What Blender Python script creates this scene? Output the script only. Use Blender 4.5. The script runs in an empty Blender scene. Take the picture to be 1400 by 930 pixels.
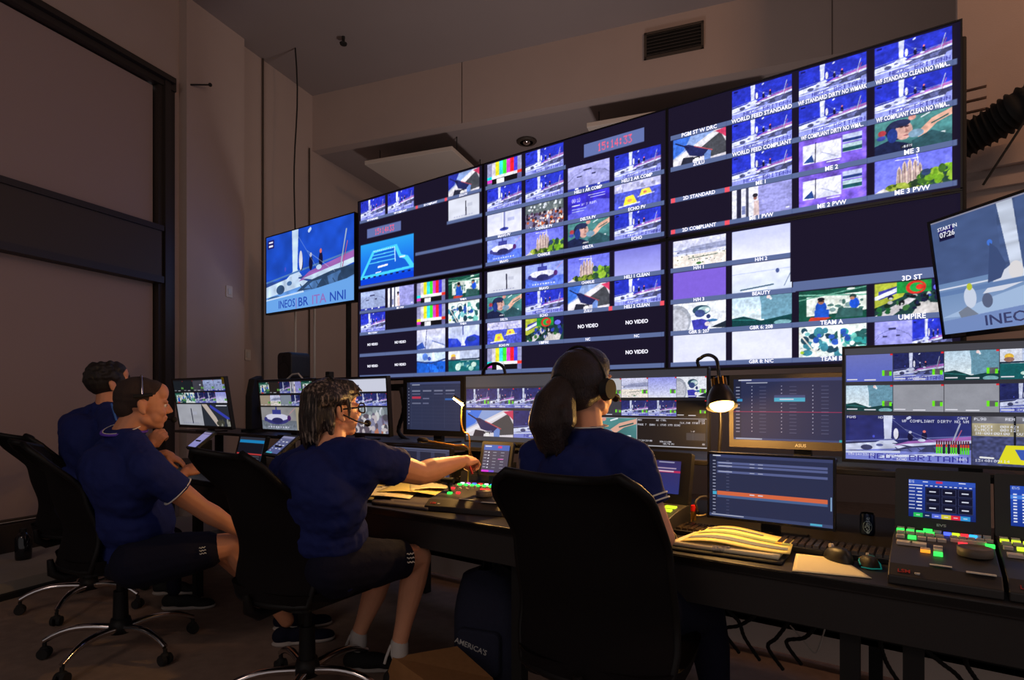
import bpy, math, random
import numpy as np
from mathutils import Vector, Matrix, Quaternion

# ------------------------------------------------------------------ camera, world, light
S = bpy.context.scene
COL = S.collection
PI = math.pi
CAM_H = 1.2
FPX = 800.0                       # focal length in pixels of the 1400 px wide frame
YAW = math.radians(35.66)         # camera looks this far to the left of the desk's normal
HORIZ = 550.0
SA, CA = math.sin(YAW), math.cos(YAW)
BLD = YAW - math.radians(20.6)    # the building is turned this far against desk and video wall

cd = bpy.data.cameras.new('camera')
cam = bpy.data.objects.new('camera', cd); COL.objects.link(cam)
cam.location = (0, 0, CAM_H)
cam.rotation_euler = (PI/2, 0, YAW)
cd.sensor_fit = 'HORIZONTAL'; cd.sensor_width = 36.0
cd.lens = FPX/1400*36.0
cd.shift_y = (HORIZ-465.0)/1400.0
cd.clip_start = 0.05; cd.clip_end = 100
S.camera = cam

vs = S.view_settings
S.display_settings.display_device = 'sRGB'
vs.view_transform = 'Standard'; vs.look = 'None'
vs.exposure = 0.0; vs.gamma = 1.0; vs.use_curve_mapping = False
S.cycles.use_denoising = True
S.cycles.max_bounces = 6
S.cycles.sample_clamp_indirect = 4.0

w = bpy.data.worlds.new('room_glow'); S.world = w
w.use_nodes = True
bg = w.node_tree.nodes['Background']
bg.inputs[0].default_value = (1.0, 0.89, 0.88, 1); bg.inputs[1].default_value = 0.29

def wpt(px, py, Y):
    """point of the room that stands on the plane 'Y metres in front of the camera, square to the desk'"""
    cx = (px-700)/FPX
    t = Y/(cx*SA+CA)
    return Vector((t*(cx*CA-SA), Y, CAM_H-(py-HORIZ)/FPX*t))
def tpt(px, py, t):
    """point of the room at viewing depth t"""
    cx = (px-700)/FPX
    return Vector((t*(cx*CA-SA), t*(cx*SA+CA), CAM_H-(py-HORIZ)/FPX*t))
def bpt(x, y, z):
    """building coordinates to room coordinates"""
    c, s = math.cos(BLD), math.sin(BLD)
    return Vector((x*c-y*s, x*s+y*c, z))
def cdir(deg):
    """rotation about Z of something that faces deg degrees right of +Y"""
    return -math.radians(deg)

def light(name, kind, loc, energy, color, size=0.1, target=None, spot=None, blend=0.5, size_y=None):
    L = bpy.data.lights.new(name, kind); L.energy = energy; L.color = color
    if kind == 'AREA':
        L.size = size
        if size_y: L.shape = 'RECTANGLE'; L.size_y = size_y
    else:
        L.shadow_soft_size = size
    if kind == 'SPOT': L.spot_size = spot; L.spot_blend = blend
    o = bpy.data.objects.new(name, L); COL.objects.link(o); o.location = loc
    if target is not None:
        o.rotation_euler = (Vector(target)-Vector(loc)).to_track_quat('-Z', 'Y').to_euler()
    return o

# assumed warm light, added right of the camera to brighten the right wall
light('assumed_warm_fill', 'AREA', (2.6, 2.6, 4.7), 48, (1.0, 0.52, 0.27), 0.6, target=(0.2, 5.4, 3.9))
light('rear_fill', 'AREA', bpt(-1.5, -2.5, 4.6), 22, (1.0, 0.76, 0.64), 1.2, target=bpt(-3.0, 4.5, 1.6))  # added fill for the room's ambient level, no lamp known there

# fill light added behind the video wall to brighten the lowered ceiling
light('soffit_fill', 'AREA', (-2.6, 4.25, 1.2), 30, (1.0, 0.86, 0.84), 0.5, target=(-2.9, 5.2, 4.4))

# ------------------------------------------------------------------ materials
def srgb(c):
    return tuple(((x/255)/12.92 if x/255 <= 0.04045 else ((x/255+0.055)/1.055)**2.4) for x in c)
MATS = {}
def mat(name, rgb=(128,128,128), rough=0.6, metal=0.0, emit=None, strength=1.0, noise=0.0, nscale=30.0,
        bump=0.0, bscale=200.0, coat=0.0, trans=0.0, spec=0.5, lin=None, stretch=None):
    if name in MATS: return MATS[name]
    m = bpy.data.materials.new(name); m.use_nodes = True
    nt = m.node_tree; N = nt.nodes; L = nt.links
    b = N['Principled BSDF']
    c = lin if lin else srgb(rgb)
    b.inputs['Base Color'].default_value = (*c, 1)
    b.inputs['Roughness'].default_value = rough
    b.inputs['Metallic'].default_value = metal
    b.inputs['Specular IOR Level'].default_value = spec
    b.inputs['Coat Weight'].default_value = coat
    b.inputs['Transmission Weight'].default_value = trans
    if emit:
        b.inputs['Emission Color'].default_value = (*srgb(emit), 1)
        b.inputs['Emission Strength'].default_value = strength
    tc = N.new('ShaderNodeTexCoord')
    src = tc.outputs['Object']
    if stretch:
        mp = N.new('ShaderNodeMapping'); mp.inputs['Scale'].default_value = stretch
        L.new(src, mp.inputs[0]); src = mp.outputs[0]
    if noise:
        n = N.new('ShaderNodeTexNoise'); n.inputs['Scale'].default_value = nscale
        n.inputs['Detail'].default_value = 5
        L.new(src, n.inputs['Vector'])
        mx = N.new('ShaderNodeMix'); mx.data_type = 'RGBA'
        mx.inputs[6].default_value = (*[x*(1-noise) for x in c], 1)
        mx.inputs[7].default_value = (*[min(1, x*(1+noise)) for x in c], 1)
        L.new(n.outputs[0], mx.inputs[0]); L.new(mx.outputs[2], b.inputs['Base Color'])
    if bump:
        n2 = N.new('ShaderNodeTexNoise'); n2.inputs['Scale'].default_value = bscale
        n2.inputs['Detail'].default_value = 3
        L.new(src, n2.inputs['Vector'])
        bp = N.new('ShaderNodeBump'); bp.inputs['Strength'].default_value = bump
        bp.inputs['Distance'].default_value = 0.01
        L.new(n2.outputs[0], bp.inputs['Height']); L.new(bp.outputs[0], b.inputs['Normal'])
    MATS[name] = m
    return m

def screen_mat(name, strength):
    m = bpy.data.materials.new(name); m.use_nodes = True
    N = m.node_tree.nodes; L = m.node_tree.links
    b = N['Principled BSDF']; b.inputs['Base Color'].default_value = (0.01, 0.01, 0.012, 1)
    b.inputs['Roughness'].default_value = 0.75; b.inputs['Specular IOR Level'].default_value = 0.08
    a = N.new('ShaderNodeAttribute'); a.attribute_name = 'picture'
    L.new(a.outputs['Color'], b.inputs['Emission Color'])
    b.inputs['Emission Strength'].default_value = strength
    MATS[name] = m
    return m
screen_mat('wall_screen', 1.25)
screen_mat('desk_screen', 0.95)
screen_mat('dim_screen', 0.75)

mat('black_plastic', (22,21,23), 0.45)
mat('matt_black', (16,15,15), 0.8)
mat('bezel', (14,13,16), 0.4)
mat('chair_mesh', (23,19,20), 0.95, bump=0.4, bscale=900, spec=0.15)
mat('chair_plastic', (13,12,13), 0.55, spec=0.3)
mat('chrome', (210,205,205), 0.16, metal=1.0)
mat('steel_black', (30,28,27), 0.35, metal=0.6)
mat('desk_black', (34,30,29), 0.42, noise=0.2, nscale=60, spec=0.35)
mat('desk_side', (40,36,35), 0.75, noise=0.3, nscale=300)
mat('caption', (255,255,255), 0.6, emit=(238,240,255), strength=1.15)
mat('caption_dim', (255,255,255), 0.6, emit=(150,150,160), strength=0.5)
mat('print_white', (190,188,184), 0.7)
mat('print_red', (170,40,40), 0.7)
mat('paper', (238,226,190), 0.85, bump=0.05, bscale=60)
mat('cardboard', (160,112,66), 0.9, noise=0.18, nscale=40)
mat('navy_shirt', (31,41,100), 0.85, bump=0.9, bscale=13, noise=0.15, nscale=14, spec=0.2)
mat('navy_shorts', (20,21,40), 0.9, bump=0.25, bscale=40, spec=0.2)
mat('skin', (226,160,124), 0.55, noise=0.08, nscale=25, bump=0.04, bscale=300)
mat('skin_tan', (206,140,104), 0.55, noise=0.08, nscale=25, bump=0.04, bscale=300)
mat('hair_dark', (26,18,16), 0.5, noise=0.5, nscale=60, bump=0.6, bscale=80, stretch=(6,6,0.5))
mat('hair_brown', (46,30,26), 0.42, noise=0.6, nscale=60, bump=0.8, bscale=90, stretch=(6,6,0.5))
mat('hair_buzz', (56,42,38), 0.9, noise=0.4, nscale=200, bump=0.5, bscale=500)
mat('lip', (170,95,80), 0.5)
mat('eye_white', (225,220,215), 0.2)
mat('white_stripe', (225,222,215), 0.8)
mat('blue_stripe', (60,110,190), 0.8)
mat('sock', (196,190,184), 0.95)
mat('sole', (175,165,158), 0.8)
mat('rubber', (15,14,14), 0.8)

# streaked hair
def streak_hair():
    m = mat('hair_streaked', (70,52,42), 0.45, bump=0.7, bscale=80, stretch=(5,5,0.6))
    nt = m.node_tree; N = nt.nodes; L = nt.links; b = N['Principled BSDF']
    tc = N.new('ShaderNodeTexCoord'); mp = N.new('ShaderNodeMapping'); mp.inputs['Scale'].default_value = (120,120,9)
    n = N.new('ShaderNodeTexNoise'); n.inputs['Scale'].default_value = 1.0; n.inputs['Detail'].default_value = 3
    r = N.new('ShaderNodeValToRGB')
    r.color_ramp.elements[0].position = 0.50; r.color_ramp.elements[0].color = (*srgb((36,25,22)),1)
    r.color_ramp.elements[1].position = 0.75; r.color_ramp.elements[1].color = (*srgb((180,158,142)),1)
    L.new(tc.outputs['Object'], mp.inputs[0]); L.new(mp.outputs[0], n.inputs['Vector'])
    L.new(n.outputs[0], r.inputs[0]); L.new(r.outputs[0], b.inputs['Base Color'])
streak_hair()

# ------------------------------------------------------------------ mesh helpers
class MB:
    """collects shapes of ONE mesh"""
    def __init__(s): s.v = []; s.f = []; s.sm = []
    def add(s, vs, fs, smooth=False, M=None):
        k = len(s.v)
        for p in vs:
            p = Vector(p)
            s.v.append(M @ p if M is not None else p)
        for f in fs: s.f.append([i+k for i in f]); s.sm.append(smooth)
        return s
    def box(s, x0, y0, z0, x1, y1, z1, M=None):
        vs = [(x,y,z) for z in (z0,z1) for y in (y0,y1) for x in (x0,x1)]
        return s.add(vs, [(0,2,3,1),(4,5,7,6),(0,1,5,4),(2,6,7,3),(0,4,6,2),(1,3,7,5)], False, M)
    def rbox(s, x0, y0, z0, x1, y1, z1, r, M=None, axis='z', n=4):
        """box with rounded corners seen along axis"""
        def ring(a0, b0, a1, b1):
            out = []
            for cx, cy, st in ((a1-r,b1-r,0),(a0+r,b1-r,1),(a0+r,b0+r,2),(a1-r,b0+r,3)):
                for i in range(n+1):
                    an = (st+i/n)*PI/2
                    out.append((cx+r*math.cos(an), cy+r*math.sin(an)))
            return out
        if axis == 'z': R = ring(x0,y0,x1,y1); lo = [(a,b,z0) for a,b in R]; hi = [(a,b,z1) for a,b in R]
        elif axis == 'y': R = ring(x0,z0,x1,z1); lo = [(a,y1,b) for a,b in R]; hi = [(a,y0,b) for a,b in R]
        else: R = ring(y0,z0,y1,z1); lo = [(x0,a,b) for a,b in R]; hi = [(x1,a,b) for a,b in R]
        k = len(R)
        fs = [tuple(range(k))[::-1], tuple(range(k,2*k))]+[(i,(i+1)%k,k+(i+1)%k,k+i) for i in range(k)]
        return s.add(lo+hi, fs, False, M)
    def cone(s, p0, r0, p1, r1, n=16, cap=True, smooth=True, M=None):
        p0 = Vector(p0); p1 = Vector(p1); d = (p1-p0)
        q = d.to_track_quat('Z','X')
        vs = []
        for p, r in ((p0,r0),(p1,r1)):
            for i in range(n):
                a = 2*PI*i/n
                vs.append(p+q@Vector((r*math.cos(a), r*math.sin(a), 0)))
        fs = [(i,(i+1)%n,n+(i+1)%n,n+i) for i in range(n)]
        s.add(vs, fs, smooth, M)
        if cap:
            s.add(vs[:n], [tuple(range(n))[::-1]], False, M); s.add(vs[n:], [tuple(range(n))], False, M)
        return s
    def tube(s, pts, r, n=8, cap=True, M=None):
        pts = [Vector(p) for p in pts]
        rs = r if isinstance(r, (list,tuple)) else [r]*len(pts)
        vs = []; q = None
        for i, p in enumerate(pts):
            d = (pts[min(i+1,len(pts)-1)]-pts[max(i-1,0)]).normalized()
            if q is None: q = d.to_track_quat('Z','X')
            else:
                z = q@Vector((0,0,1)); q = z.rotation_difference(d) @ q
            for k in range(n):
                a = 2*PI*k/n
                vs.append(p+q@Vector((rs[i]*math.cos(a), rs[i]*math.sin(a), 0)))
        fs = []
        for i in range(len(pts)-1):
            for k in range(n):
                fs.append((i*n+k, i*n+(k+1)%n, (i+1)*n+(k+1)%n, (i+1)*n+k))
        s.add(vs, fs, True, M)
        if cap:
            s.add(vs[:n], [tuple(range(n))[::-1]], False, M); s.add(vs[-n:], [tuple(range(n))], False, M)
        return s
    def lathe(s, prof, n=24, M=None, smooth=True):
        vs = []; fs = []
        for r, z in prof:
            for k in range(n):
                a = 2*PI*k/n; vs.append((r*math.cos(a), r*math.sin(a), z))
        for i in range(len(prof)-1):
            for k in range(n):
                fs.append((i*n+k, i*n+(k+1)%n, (i+1)*n+(k+1)%n, (i+1)*n+k))
        return s.add(vs, fs, smooth, M)
    def ball(s, c, r, n=10, M=None, R=None):
        if not isinstance(r, (tuple,list)): r = (r,r,r)
        c = Vector(c); vs = []; fs = []
        for i in range(n+1):
            th = PI*i/n
            for k in range(2*n):
                ph = PI*k/n
                p = Vector((r[0]*math.sin(th)*math.cos(ph), r[1]*math.sin(th)*math.sin(ph), r[2]*math.cos(th)))
                if R is not None: p = R@p
                vs.append(c+p)
        for i in range(n):
            for k in range(2*n):
                fs.append((i*2*n+k, (i+1)*2*n+k, (i+1)*2*n+(k+1)%(2*n), i*2*n+(k+1)%(2*n)))
        return s.add(vs, fs, True, M)
    def prism(s, poly, h0, h1, M=None):
        """polygon in XY, extruded from z=h0 to h1"""
        k = len(poly)
        vs = [(a,b,h0) for a,b in poly]+[(a,b,h1) for a,b in poly]
        fs = [tuple(range(k))[::-1], tuple(range(k,2*k))]+[(i,(i+1)%k,k+(i+1)%k,k+i) for i in range(k)]
        return s.add(vs, fs, False, M)
    def grid(s, fn, nu, nv, smooth=True, M=None, closed_u=False):
        vs = [fn(i/nu, j/nv) for j in range(nv+1) for i in range(nu+1)]
        fs = [(j*(nu+1)+i, j*(nu+1)+i+1, (j+1)*(nu+1)+i+1, (j+1)*(nu+1)+i) for j in range(nv) for i in range(nu)]
        return s.add(vs, fs, smooth, M)
    def mesh(s, name, m):
        me = bpy.data.meshes.new(name)
        me.from_pydata([tuple(v) for v in s.v], [], s.f)
        me.polygons.foreach_set('use_smooth', s.sm)
        if m: me.materials.append(MATS[m] if isinstance(m, str) else m)
        me.update()
        return me

def obj(name, mb, m, parent=None, loc=(0,0,0), rot=(0,0,0), bevel=0, solid=0, sub=0):
    me = mb.mesh(name, m) if isinstance(mb, MB) else mb
    o = bpy.data.objects.new(name, me); COL.objects.link(o)
    o.location = loc; o.rotation_euler = rot
    if parent: o.parent = parent
    if solid:
        k = o.modifiers.new('s','SOLIDIFY'); k.thickness = solid; k.offset = 0
    if bevel:
        k = o.modifiers.new('b','BEVEL'); k.width = bevel; k.segments = 2; k.limit_method = 'ANGLE'; k.angle_limit = 0.7
    if sub:
        k = o.modifiers.new('u','SUBSURF'); k.levels = sub; k.render_levels = sub
    return o
def tag(o, label, cat, group=None):
    o['label'] = label; o['category'] = cat
    if group: o['group'] = group
    return o
def thing(name, label, cat, loc=(0,0,0), rot=(0,0,0), group=None):
    o = bpy.data.objects.new(name, None); COL.objects.link(o); o.empty_display_size = 0.05
    o.location = loc; o.rotation_euler = rot
    return tag(o, label, cat, group)
def struct(name, mb, m, rot=(0,0,0), loc=(0,0,0), bevel=0, label=None):
    o = obj(name, mb, m, None, loc, rot, bevel); o['kind'] = 'structure'
    if label: o['label'] = label
    return o
def copy_tree(o, parent=None):
    c = o.copy(); COL.objects.link(c)
    if parent: c.parent = parent
    for ch in list(o.children): copy_tree(ch, c)
    return c
def text_mesh(mb, s, size, M, align='CENTER', bold=0.0, depth=0.0005, width=1.0):
    """lettering added to a mesh; text lies in local XY, M places it"""
    cu = bpy.data.curves.new('t','FONT'); cu.body = s; cu.size = size; cu.align_x = align
    cu.align_y = 'CENTER'; cu.offset = bold*size; cu.resolution_u = 2; cu.extrude = depth
    o = bpy.data.objects.new('t', cu)
    me = bpy.data.meshes.new_from_object(o)
    vs = [(v.co.x*width, v.co.y, v.co.z) for v in me.vertices]; fs = [tuple(p.vertices) for p in me.polygons]
    mb.add(vs, fs, False, M)
    bpy.data.objects.remove(o); bpy.data.curves.remove(cu); bpy.data.meshes.remove(me)
RX90 = Matrix.Rotation(PI/2, 4, 'X')
# ------------------------------------------------------------------ what the screens show: small drawings in numpy
GL = {'0':'3E5149453E','1':'00427F4000','2':'4261514946','3':'2141454B31','4':'1814127F10','5':'2745454539',
'6':'3C4A494930','7':'0171090503','8':'3649494936','9':'064949291E','A':'7E1111117E','B':'7F49494936','C':'3E41414122',
'D':'7F4141221C','E':'7F49494941','F':'7F09090901','G':'3E4149497A','H':'7F0808087F','I':'00417F4100','J':'2040413F01',
'K':'7F08142241','L':'7F40404040','M':'7F020C027F','N':'7F0408107F','O':'3E4141413E','P':'7F09090906','Q':'3E4151215E',
'R':'7F09192946','S':'4649494931','T':'01017F0101','U':'3F4040403F','V':'1F2040201F','W':'3F4038403F','X':'6314081463',
'Y':'0708700807','Z':'6151494543',':':'0036360000','.':'0060600000','-':'0808080808','/':'2010080402','_':'4040404040',
' ':'0000000000','%':'2313086462',',':'0050300000','>':'0041221408','|':'00007F0000',"'":'0005030000','?':'0201510906'}
GB = {k: np.array([[(int(v[i*2:i*2+2],16)>>r)&1 for i in range(5)]+[0] for r in range(8)], bool) for k, v in GL.items()}
rng = np.random.RandomState(7)
class Im:
    def __init__(s, W=0, H=0, a=None):
        s.a = a if a is not None else np.zeros((H, W, 3), np.float32)
        s.H, s.W = s.a.shape[:2]
        s.u, s.v = np.meshgrid((np.arange(s.W)+.5)/s.W, (np.arange(s.H)+.5)/s.H)
    def sub(s, u0, v0, u1, v1):
        x0, x1 = int(round(u0*s.W)), int(round(u1*s.W)); y0, y1 = int(round(v0*s.H)), int(round(v1*s.H))
        return Im(a=s.a[y0:max(y1,y0+1), x0:max(x1,x0+1)])
    def put(s, mask, c, al=1.0):
        s.a[mask] = s.a[mask]*(1-al)+np.array(c, np.float32)*al; return s
    def fill(s, c): s.a[:] = c; return s
    def grad(s, c0, c1, v0=0, v1=1):
        k = np.clip((s.v-v0)/(v1-v0), 0, 1)[..., None]
        m = (s.v >= v0) & (s.v <= v1)
        g = np.array(c0)*(1-k)+np.array(c1)*k
        s.a[m] = g[m]; return s
    def rect(s, u0, v0, u1, v1, c, al=1): return s.put((s.u>=u0)&(s.u<u1)&(s.v>=v0)&(s.v<v1), c, al)
    def ell(s, cx, cy, rx, ry, c, al=1): return s.put(((s.u-cx)/rx)**2+((s.v-cy)/ry)**2 < 1, c, al)
    def poly(s, P, c, al=1):
        ins = np.zeros(s.u.shape, bool)
        for (x0,y0),(x1,y1) in zip(P, P[1:]+P[:1]):
            if y0 == y1: continue
            cr = ((y0 > s.v) != (y1 > s.v)) & (s.u < (x1-x0)*(s.v-y0)/(y1-y0)+x0)
            ins ^= cr
        return s.put(ins, c, al)
    def line(s, p, q, w, c, al=1):
        px, py = p; dx, dy = q[0]-px, q[1]-py; asp = s.H/s.W
        L2 = dx*dx+(dy*asp)**2+1e-9
        t = np.clip(((s.u-px)*dx+(s.v-py)*dy*asp*asp)/L2, 0, 1)
        d = np.sqrt((s.u-px-t*dx)**2+((s.v-py-t*dy)*asp)**2)
        return s.put(d < w, c, al)
    def noise(s, amp, cw=8, ch=6, v0=0, v1=1, u0=0, u1=1, col=None):
        g = rng.rand(ch+1, cw+1)
        x = np.clip(s.u*cw, 0, cw-1e-3); y = np.clip(s.v*ch, 0, ch-1e-3)
        i = x.astype(int); j = y.astype(int); fx = x-i; fy = y-j
        n = (g[j,i]*(1-fx)+g[j,i+1]*fx)*(1-fy)+(g[j+1,i]*(1-fx)+g[j+1,i+1]*fx)*fy
        m = (s.v>=v0)&(s.v<v1)&(s.u>=u0)&(s.u<u1)
        if col is None: s.a[m] *= (1+amp*(n-0.5)*2)[m][:, None]
        else:
            k = np.clip((n-amp)*6, 0, 1)[..., None]
            s.a[m] = (s.a*(1-k)+np.array(col)*k)[m]
        return s
    def grain(s, a=.10):
        if s.a.std(axis=(0,1)).mean() < 30: a *= .15
        s.noise(a, max(6,s.W//5), max(5,s.H//5)); s.noise(a, max(4,s.W//14), max(3,s.H//12)); return s
    def blobs(s, n, u0, v0, u1, v1, r, cols):
        for _ in range(n):
            c = cols[rng.randint(len(cols))]
            s.ell(u0+rng.rand()*(u1-u0), v0+rng.rand()*(v1-v0), r*(0.5+rng.rand()), r*(0.5+rng.rand())*s.W/s.H, c)
        return s
    def text(s, t, u, v, h, c, adv=None, al=1):
        t = t.upper()
        ph = h*s.H/8; pw = ph if adv is None else adv*s.W/6
        x0 = u*s.W; y0 = v*s.H
        for k, chh in enumerate(t):
            g = GB.get(chh, GB['?'])
            xa, xb = x0+k*6*pw, x0+(k+1)*6*pw
            ix = np.arange(max(0,int(xa)), min(s.W,int(xb)+1)); iy = np.arange(max(0,int(y0)), min(s.H,int(y0+8*ph)+1))
            if len(ix) == 0 or len(iy) == 0: continue
            gx = np.floor((ix+.5-xa)/pw).astype(int); gy = np.floor((iy+.5-y0)/ph).astype(int)
            okx = (gx>=0)&(gx<6); oky = (gy>=0)&(gy<8)
            ix, gx, iy, gy = ix[okx], gx[okx], iy[oky], gy[oky]
            m = g[np.ix_(gy, gx)]
            sub = s.a[np.ix_(iy, ix)]; sub[m] = sub[m]*(1-al)+np.array(c)*al
            s.a[np.ix_(iy, ix)] = sub
        return s

W_ = (238,240,255)
def boat(i, bgc=(40,52,190), hull=(150,158,240), hl=(215,220,255), txt=True):
    i.fill(bgc); i.noise(0.08, 10, 8)
    i.grad([x*0.95 for x in hull], hull, 0.70, 1.0)
    i.rect(0, .60, 1, .70, [x*.6+30 for x in bgc])
    i.poly([(0,.66),(.25,.60),(.40,.62),(.55,.70),(0,.80)], hl)
    i.poly([(.32,-.1),(.40,-.1),(.385,.50),(.44,.60),(.22,.64),(.33,.52)], hl)
    i.line((0,.60),(1,.42), .006, [x*.8 for x in hull])
    i.poly([(.40,.66),(.52,.56),(1,.42),(1,.50),(.62,.62)], (160,100,180)); i.poly([(.45,.63),(1,.50),(1,.56),(.60,.68)], hl)
    i.poly([(.38,.78),(.50,.68),(.78,.60),(1,.58),(1,.70),(.80,.78)], [x*.45 for x in hull])
    i.poly([(.46,.76),(.56,.69),(.66,.68),(.60,.78)], [x*.8 for x in hull]); i.poly([(.72,.66),(.86,.62),(.88,.74),(.74,.76)], [x*.7 for x in hull])
    for x, y, h in ((.43,.34,.26),(.54,.36,.16),(.65,.34,.18)):
        i.ell(x, y+.1, .022, .09, (22,22,60)); i.ell(x, y, .012, .028, (230,120,110) if x == .65 else (190,190,215))
    i.ell(.425, .40, .02, .12, (225,225,240)); i.ell(.24,.47,.01,.03,(70,80,200))
    i.ell(.63,.53,.03,.03, hl)
    i.line((.86,.58),(.92,.16), .006, [x*.8 for x in hl]); i.line((.88,.58),(.93,.30), .004, (180,90,130))
    i.ell(.18,.72,.05,.06,[x*.5 for x in hull]); i.ell(.88,.73,.05,.09,[x*.45 for x in hull]); i.ell(.10,.82,.08,.03,[x*.6 for x in hull])
    i.noise(.16, 26, 14, .58, .86); i.noise(.10, 20, 12, 0, .56)
    for k in range(6): i.line((.42+.09*k,.70),(.46+.09*k,.78),.004,[x*.5 for x in hull])
    i.line((.50,.30),(.80,.62),.002,hl,.5); i.line((.40,.10),(.62,.56),.002,hl,.4); i.ell(.36,.60,.04,.035,hl); i.ell(.29,.66,.03,.03,[x*.7 for x in hull])
    i.line((0,.84),(.45,.80),.01,hl); i.line((.3,.92),(.9,.80),.012,hl)
    if txt: i.text('NEOS BRITANN', .20, .85, .14, (50,50,150), .066)
    i.rect(.03,.05,.10,.10,(20,20,90)); i.line((.52,.06),(.535,.04),.012,hl)
    return i
def bars(i, y4=(20,220,220)):
    cs = [(205,200,215),(230,225,40),(60,215,225),(60,230,50),(205,60,190),(235,35,45),(70,60,215)]
    i.fill((150,150,190))
    for k, c in enumerate(cs): i.rect(.14+k*.107, 0, .14+(k+1)*.107, .62, c)
    i.rect(0,.62,.14,.80,y4); i.rect(.14,.62,.88,.76,(235,235,240)); i.rect(0,.76,.14,.90,(215,60,190))
    i.rect(.88,.62,1,.76,(225,50,40)); i.rect(.14,.76,.88,1,(18,16,20)); i.rect(.28,.78,.50,1,(235,235,240)); i.rect(.0,.9,.14,1,(90,90,120)); i.rect(.88,.76,1,1,(100,100,150))
    return i
def mast(i):
    i.grad((205,208,238),(225,225,240)); i.line((.5,0),(.5,.74),.03,(130,135,190)); i.line((.47,0),(.47,.74),.008,(240,240,250))
    i.ell(.5,.78,.13,.08,(60,70,160)); i.ell(.5,.75,.05,.06,(40,45,120)); i.rect(.6,.3,.8,.45,(175,180,220)); i.noise(.04,12,8); return i
def spar(i, bg=(205,208,222)):
    i.fill(bg); i.noise(.05,6,5); i.poly([(.55,.2),(.585,.2),(.595,.92),(.56,.92)], (38,38,60)); i.rect(.62,.35,.78,.5,(185,188,205))
    for k in range(8): i.rect(.18+.08*k,.88,.23+.08*k,.91,(150,152,185))
    return i
def cata(i, a=(140,155,235), sea=(80,105,210)):
    i.fill(a); i.noise(.08,8,6); i.grad(sea,[x*1.25 for x in sea],.6,1); i.ell(.45,.55,.34,.22,(60,60,130)); i.ell(.45,.45,.33,.16,(225,225,250))
    i.ell(.46,.60,.16,.13,(45,45,100)); i.rect(.33,.12,.58,.32,(60,65,150)); i.line((.45,0),(.45,.2),.02,(60,65,150)); i.ell(.80,.48,.05,.12,(80,40,110)); i.ell(.12,.55,.05,.1,(60,60,130))
    i.line((.82,.3),(.98,.05),.004,(230,150,160))
    for k in range(9): i.rect(.18+.07*k,.86,.22+.07*k,.92,(225,225,255))
    i.noise(.2,30,12,.75,1); return i
def church(i, sky=(105,110,225)):
    i.grad(sky,[min(255,x*1.25) for x in sky]); 
    for x, t, w_ in ((.33,.28,.05),(.40,.14,.05),(.47,.10,.05),(.54,.13,.05),(.60,.26,.045)):
        i.poly([(x-w_,1),(x-w_*.55,t+.12),(x,t),(x+w_*.55,t+.12),(x+w_,1)], (212,190,180)); i.line((x,t+.1),(x+.01,1),.008,(140,110,115)); i.line((x-.02,t+.3),(x-.02,.8),.004,(120,95,110))
    i.line((.28,.08),(.58,.12),.006,(235,235,255)); i.line((.56,.0),(.58,.3),.006,(235,235,255))
    i.blobs(70,.15,.86,1,1.05,.05,[(70,95,30),(130,150,50),(40,60,40),(160,175,70)]); i.blobs(60,.62,.55,1.05,.95,.05,[(110,160,40),(60,100,40),(150,190,60),(40,70,60)])
    i.ell(.68,.6,.06,.1,(50,70,110)); i.poly([(0,1),(.12,.88),(.2,1)], (225,220,220)); return i
def helmet(i):
    i.grad((80,140,140),(60,110,115)); i.noise(.15,8,6); i.poly([(.0,1),(.0,.72),(.2,.6),(.35,.72),(.5,.85),(.6,1)], (28,35,70))
    i.ell(.31,.34,.17,.30,(30,38,66)); i.ell(.39,.40,.115,.27,(205,160,150)); i.ell(.34,.16,.14,.12,(38,44,80)); i.ell(.24,.48,.07,.22,(35,55,130))
    i.ell(.43,.28,.03,.03,(60,40,50)); i.ell(.36,.27,.03,.025,(60,40,50)); i.ell(.425,.55,.04,.018,(140,80,90)); i.poly([(.41,.3),(.46,.45),(.41,.46)],(165,115,110))
    i.ell(.10,.35,.055,.09,(170,60,70)); i.ell(.09,.5,.06,.07,(60,70,160))
    i.poly([(.52,.62),(.75,.20),(1,.02),(1,.22),(.82,.36),(.62,.72)], (222,170,150)); i.ell(.55,.55,.10,.12,(120,150,175)); i.ell(.5,.05,.05,.08,(215,150,140))
    i.line((.62,.10),(.72,.02),.01,(225,235,240)); i.line((.75,.35),(.95,.2),.01,(40,90,90)); i.rect(.78,.66,.92,.72,(225,235,240)); i.rect(.35,.84,.62,.93,(30,30,40)); i.text('4RBR', .37,.85,.08,W_,.06)
    i.poly([(.5,.75),(.75,.55),(1,.8),(1,1),(.5,1)],(45,80,90)); return i
def deck(i, blue=(60,110,215)):
    i.fill((140,165,220)); i.poly([(0,0),(.35,0),(.2,.5),(0,.7)], blue); i.poly([(0,.75),(.8,.0),(.9,.0),(1,.25),(1,1),(0,1)], (220,215,225))
    i.poly([(.0,.95),(.0,.82),(.82,.06),(.84,.14)], (235,235,245)); i.poly([(.45,.62),(.90,.12),(1,.5),(1,.9),(.65,.95)], (70,72,80)); i.poly([(.80,.05),(1,0),(1,.35),(.92,.2)], (205,60,100))
    i.poly([(.20,.30),(.30,.30),(.66,.62),(.70,.80),(.55,.86),(.32,.72)], (35,40,90)); i.line((.05,.15),(.3,.42),.012,(25,25,60)); i.line((.42,.42),(.75,.70),.008,(190,80,90))
    i.poly([(.60,.80),(.68,.66),(.73,.72),(.72,1),(.60,1)], (110,140,210)); i.rect(.38,.82,.52,.90,(30,30,40)); i.rect(.42,.86,.50,1,(235,235,235)); i.poly([(.2,.75),(.4,.8),(.38,1),(.15,1)],(40,42,60)); return i
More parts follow.
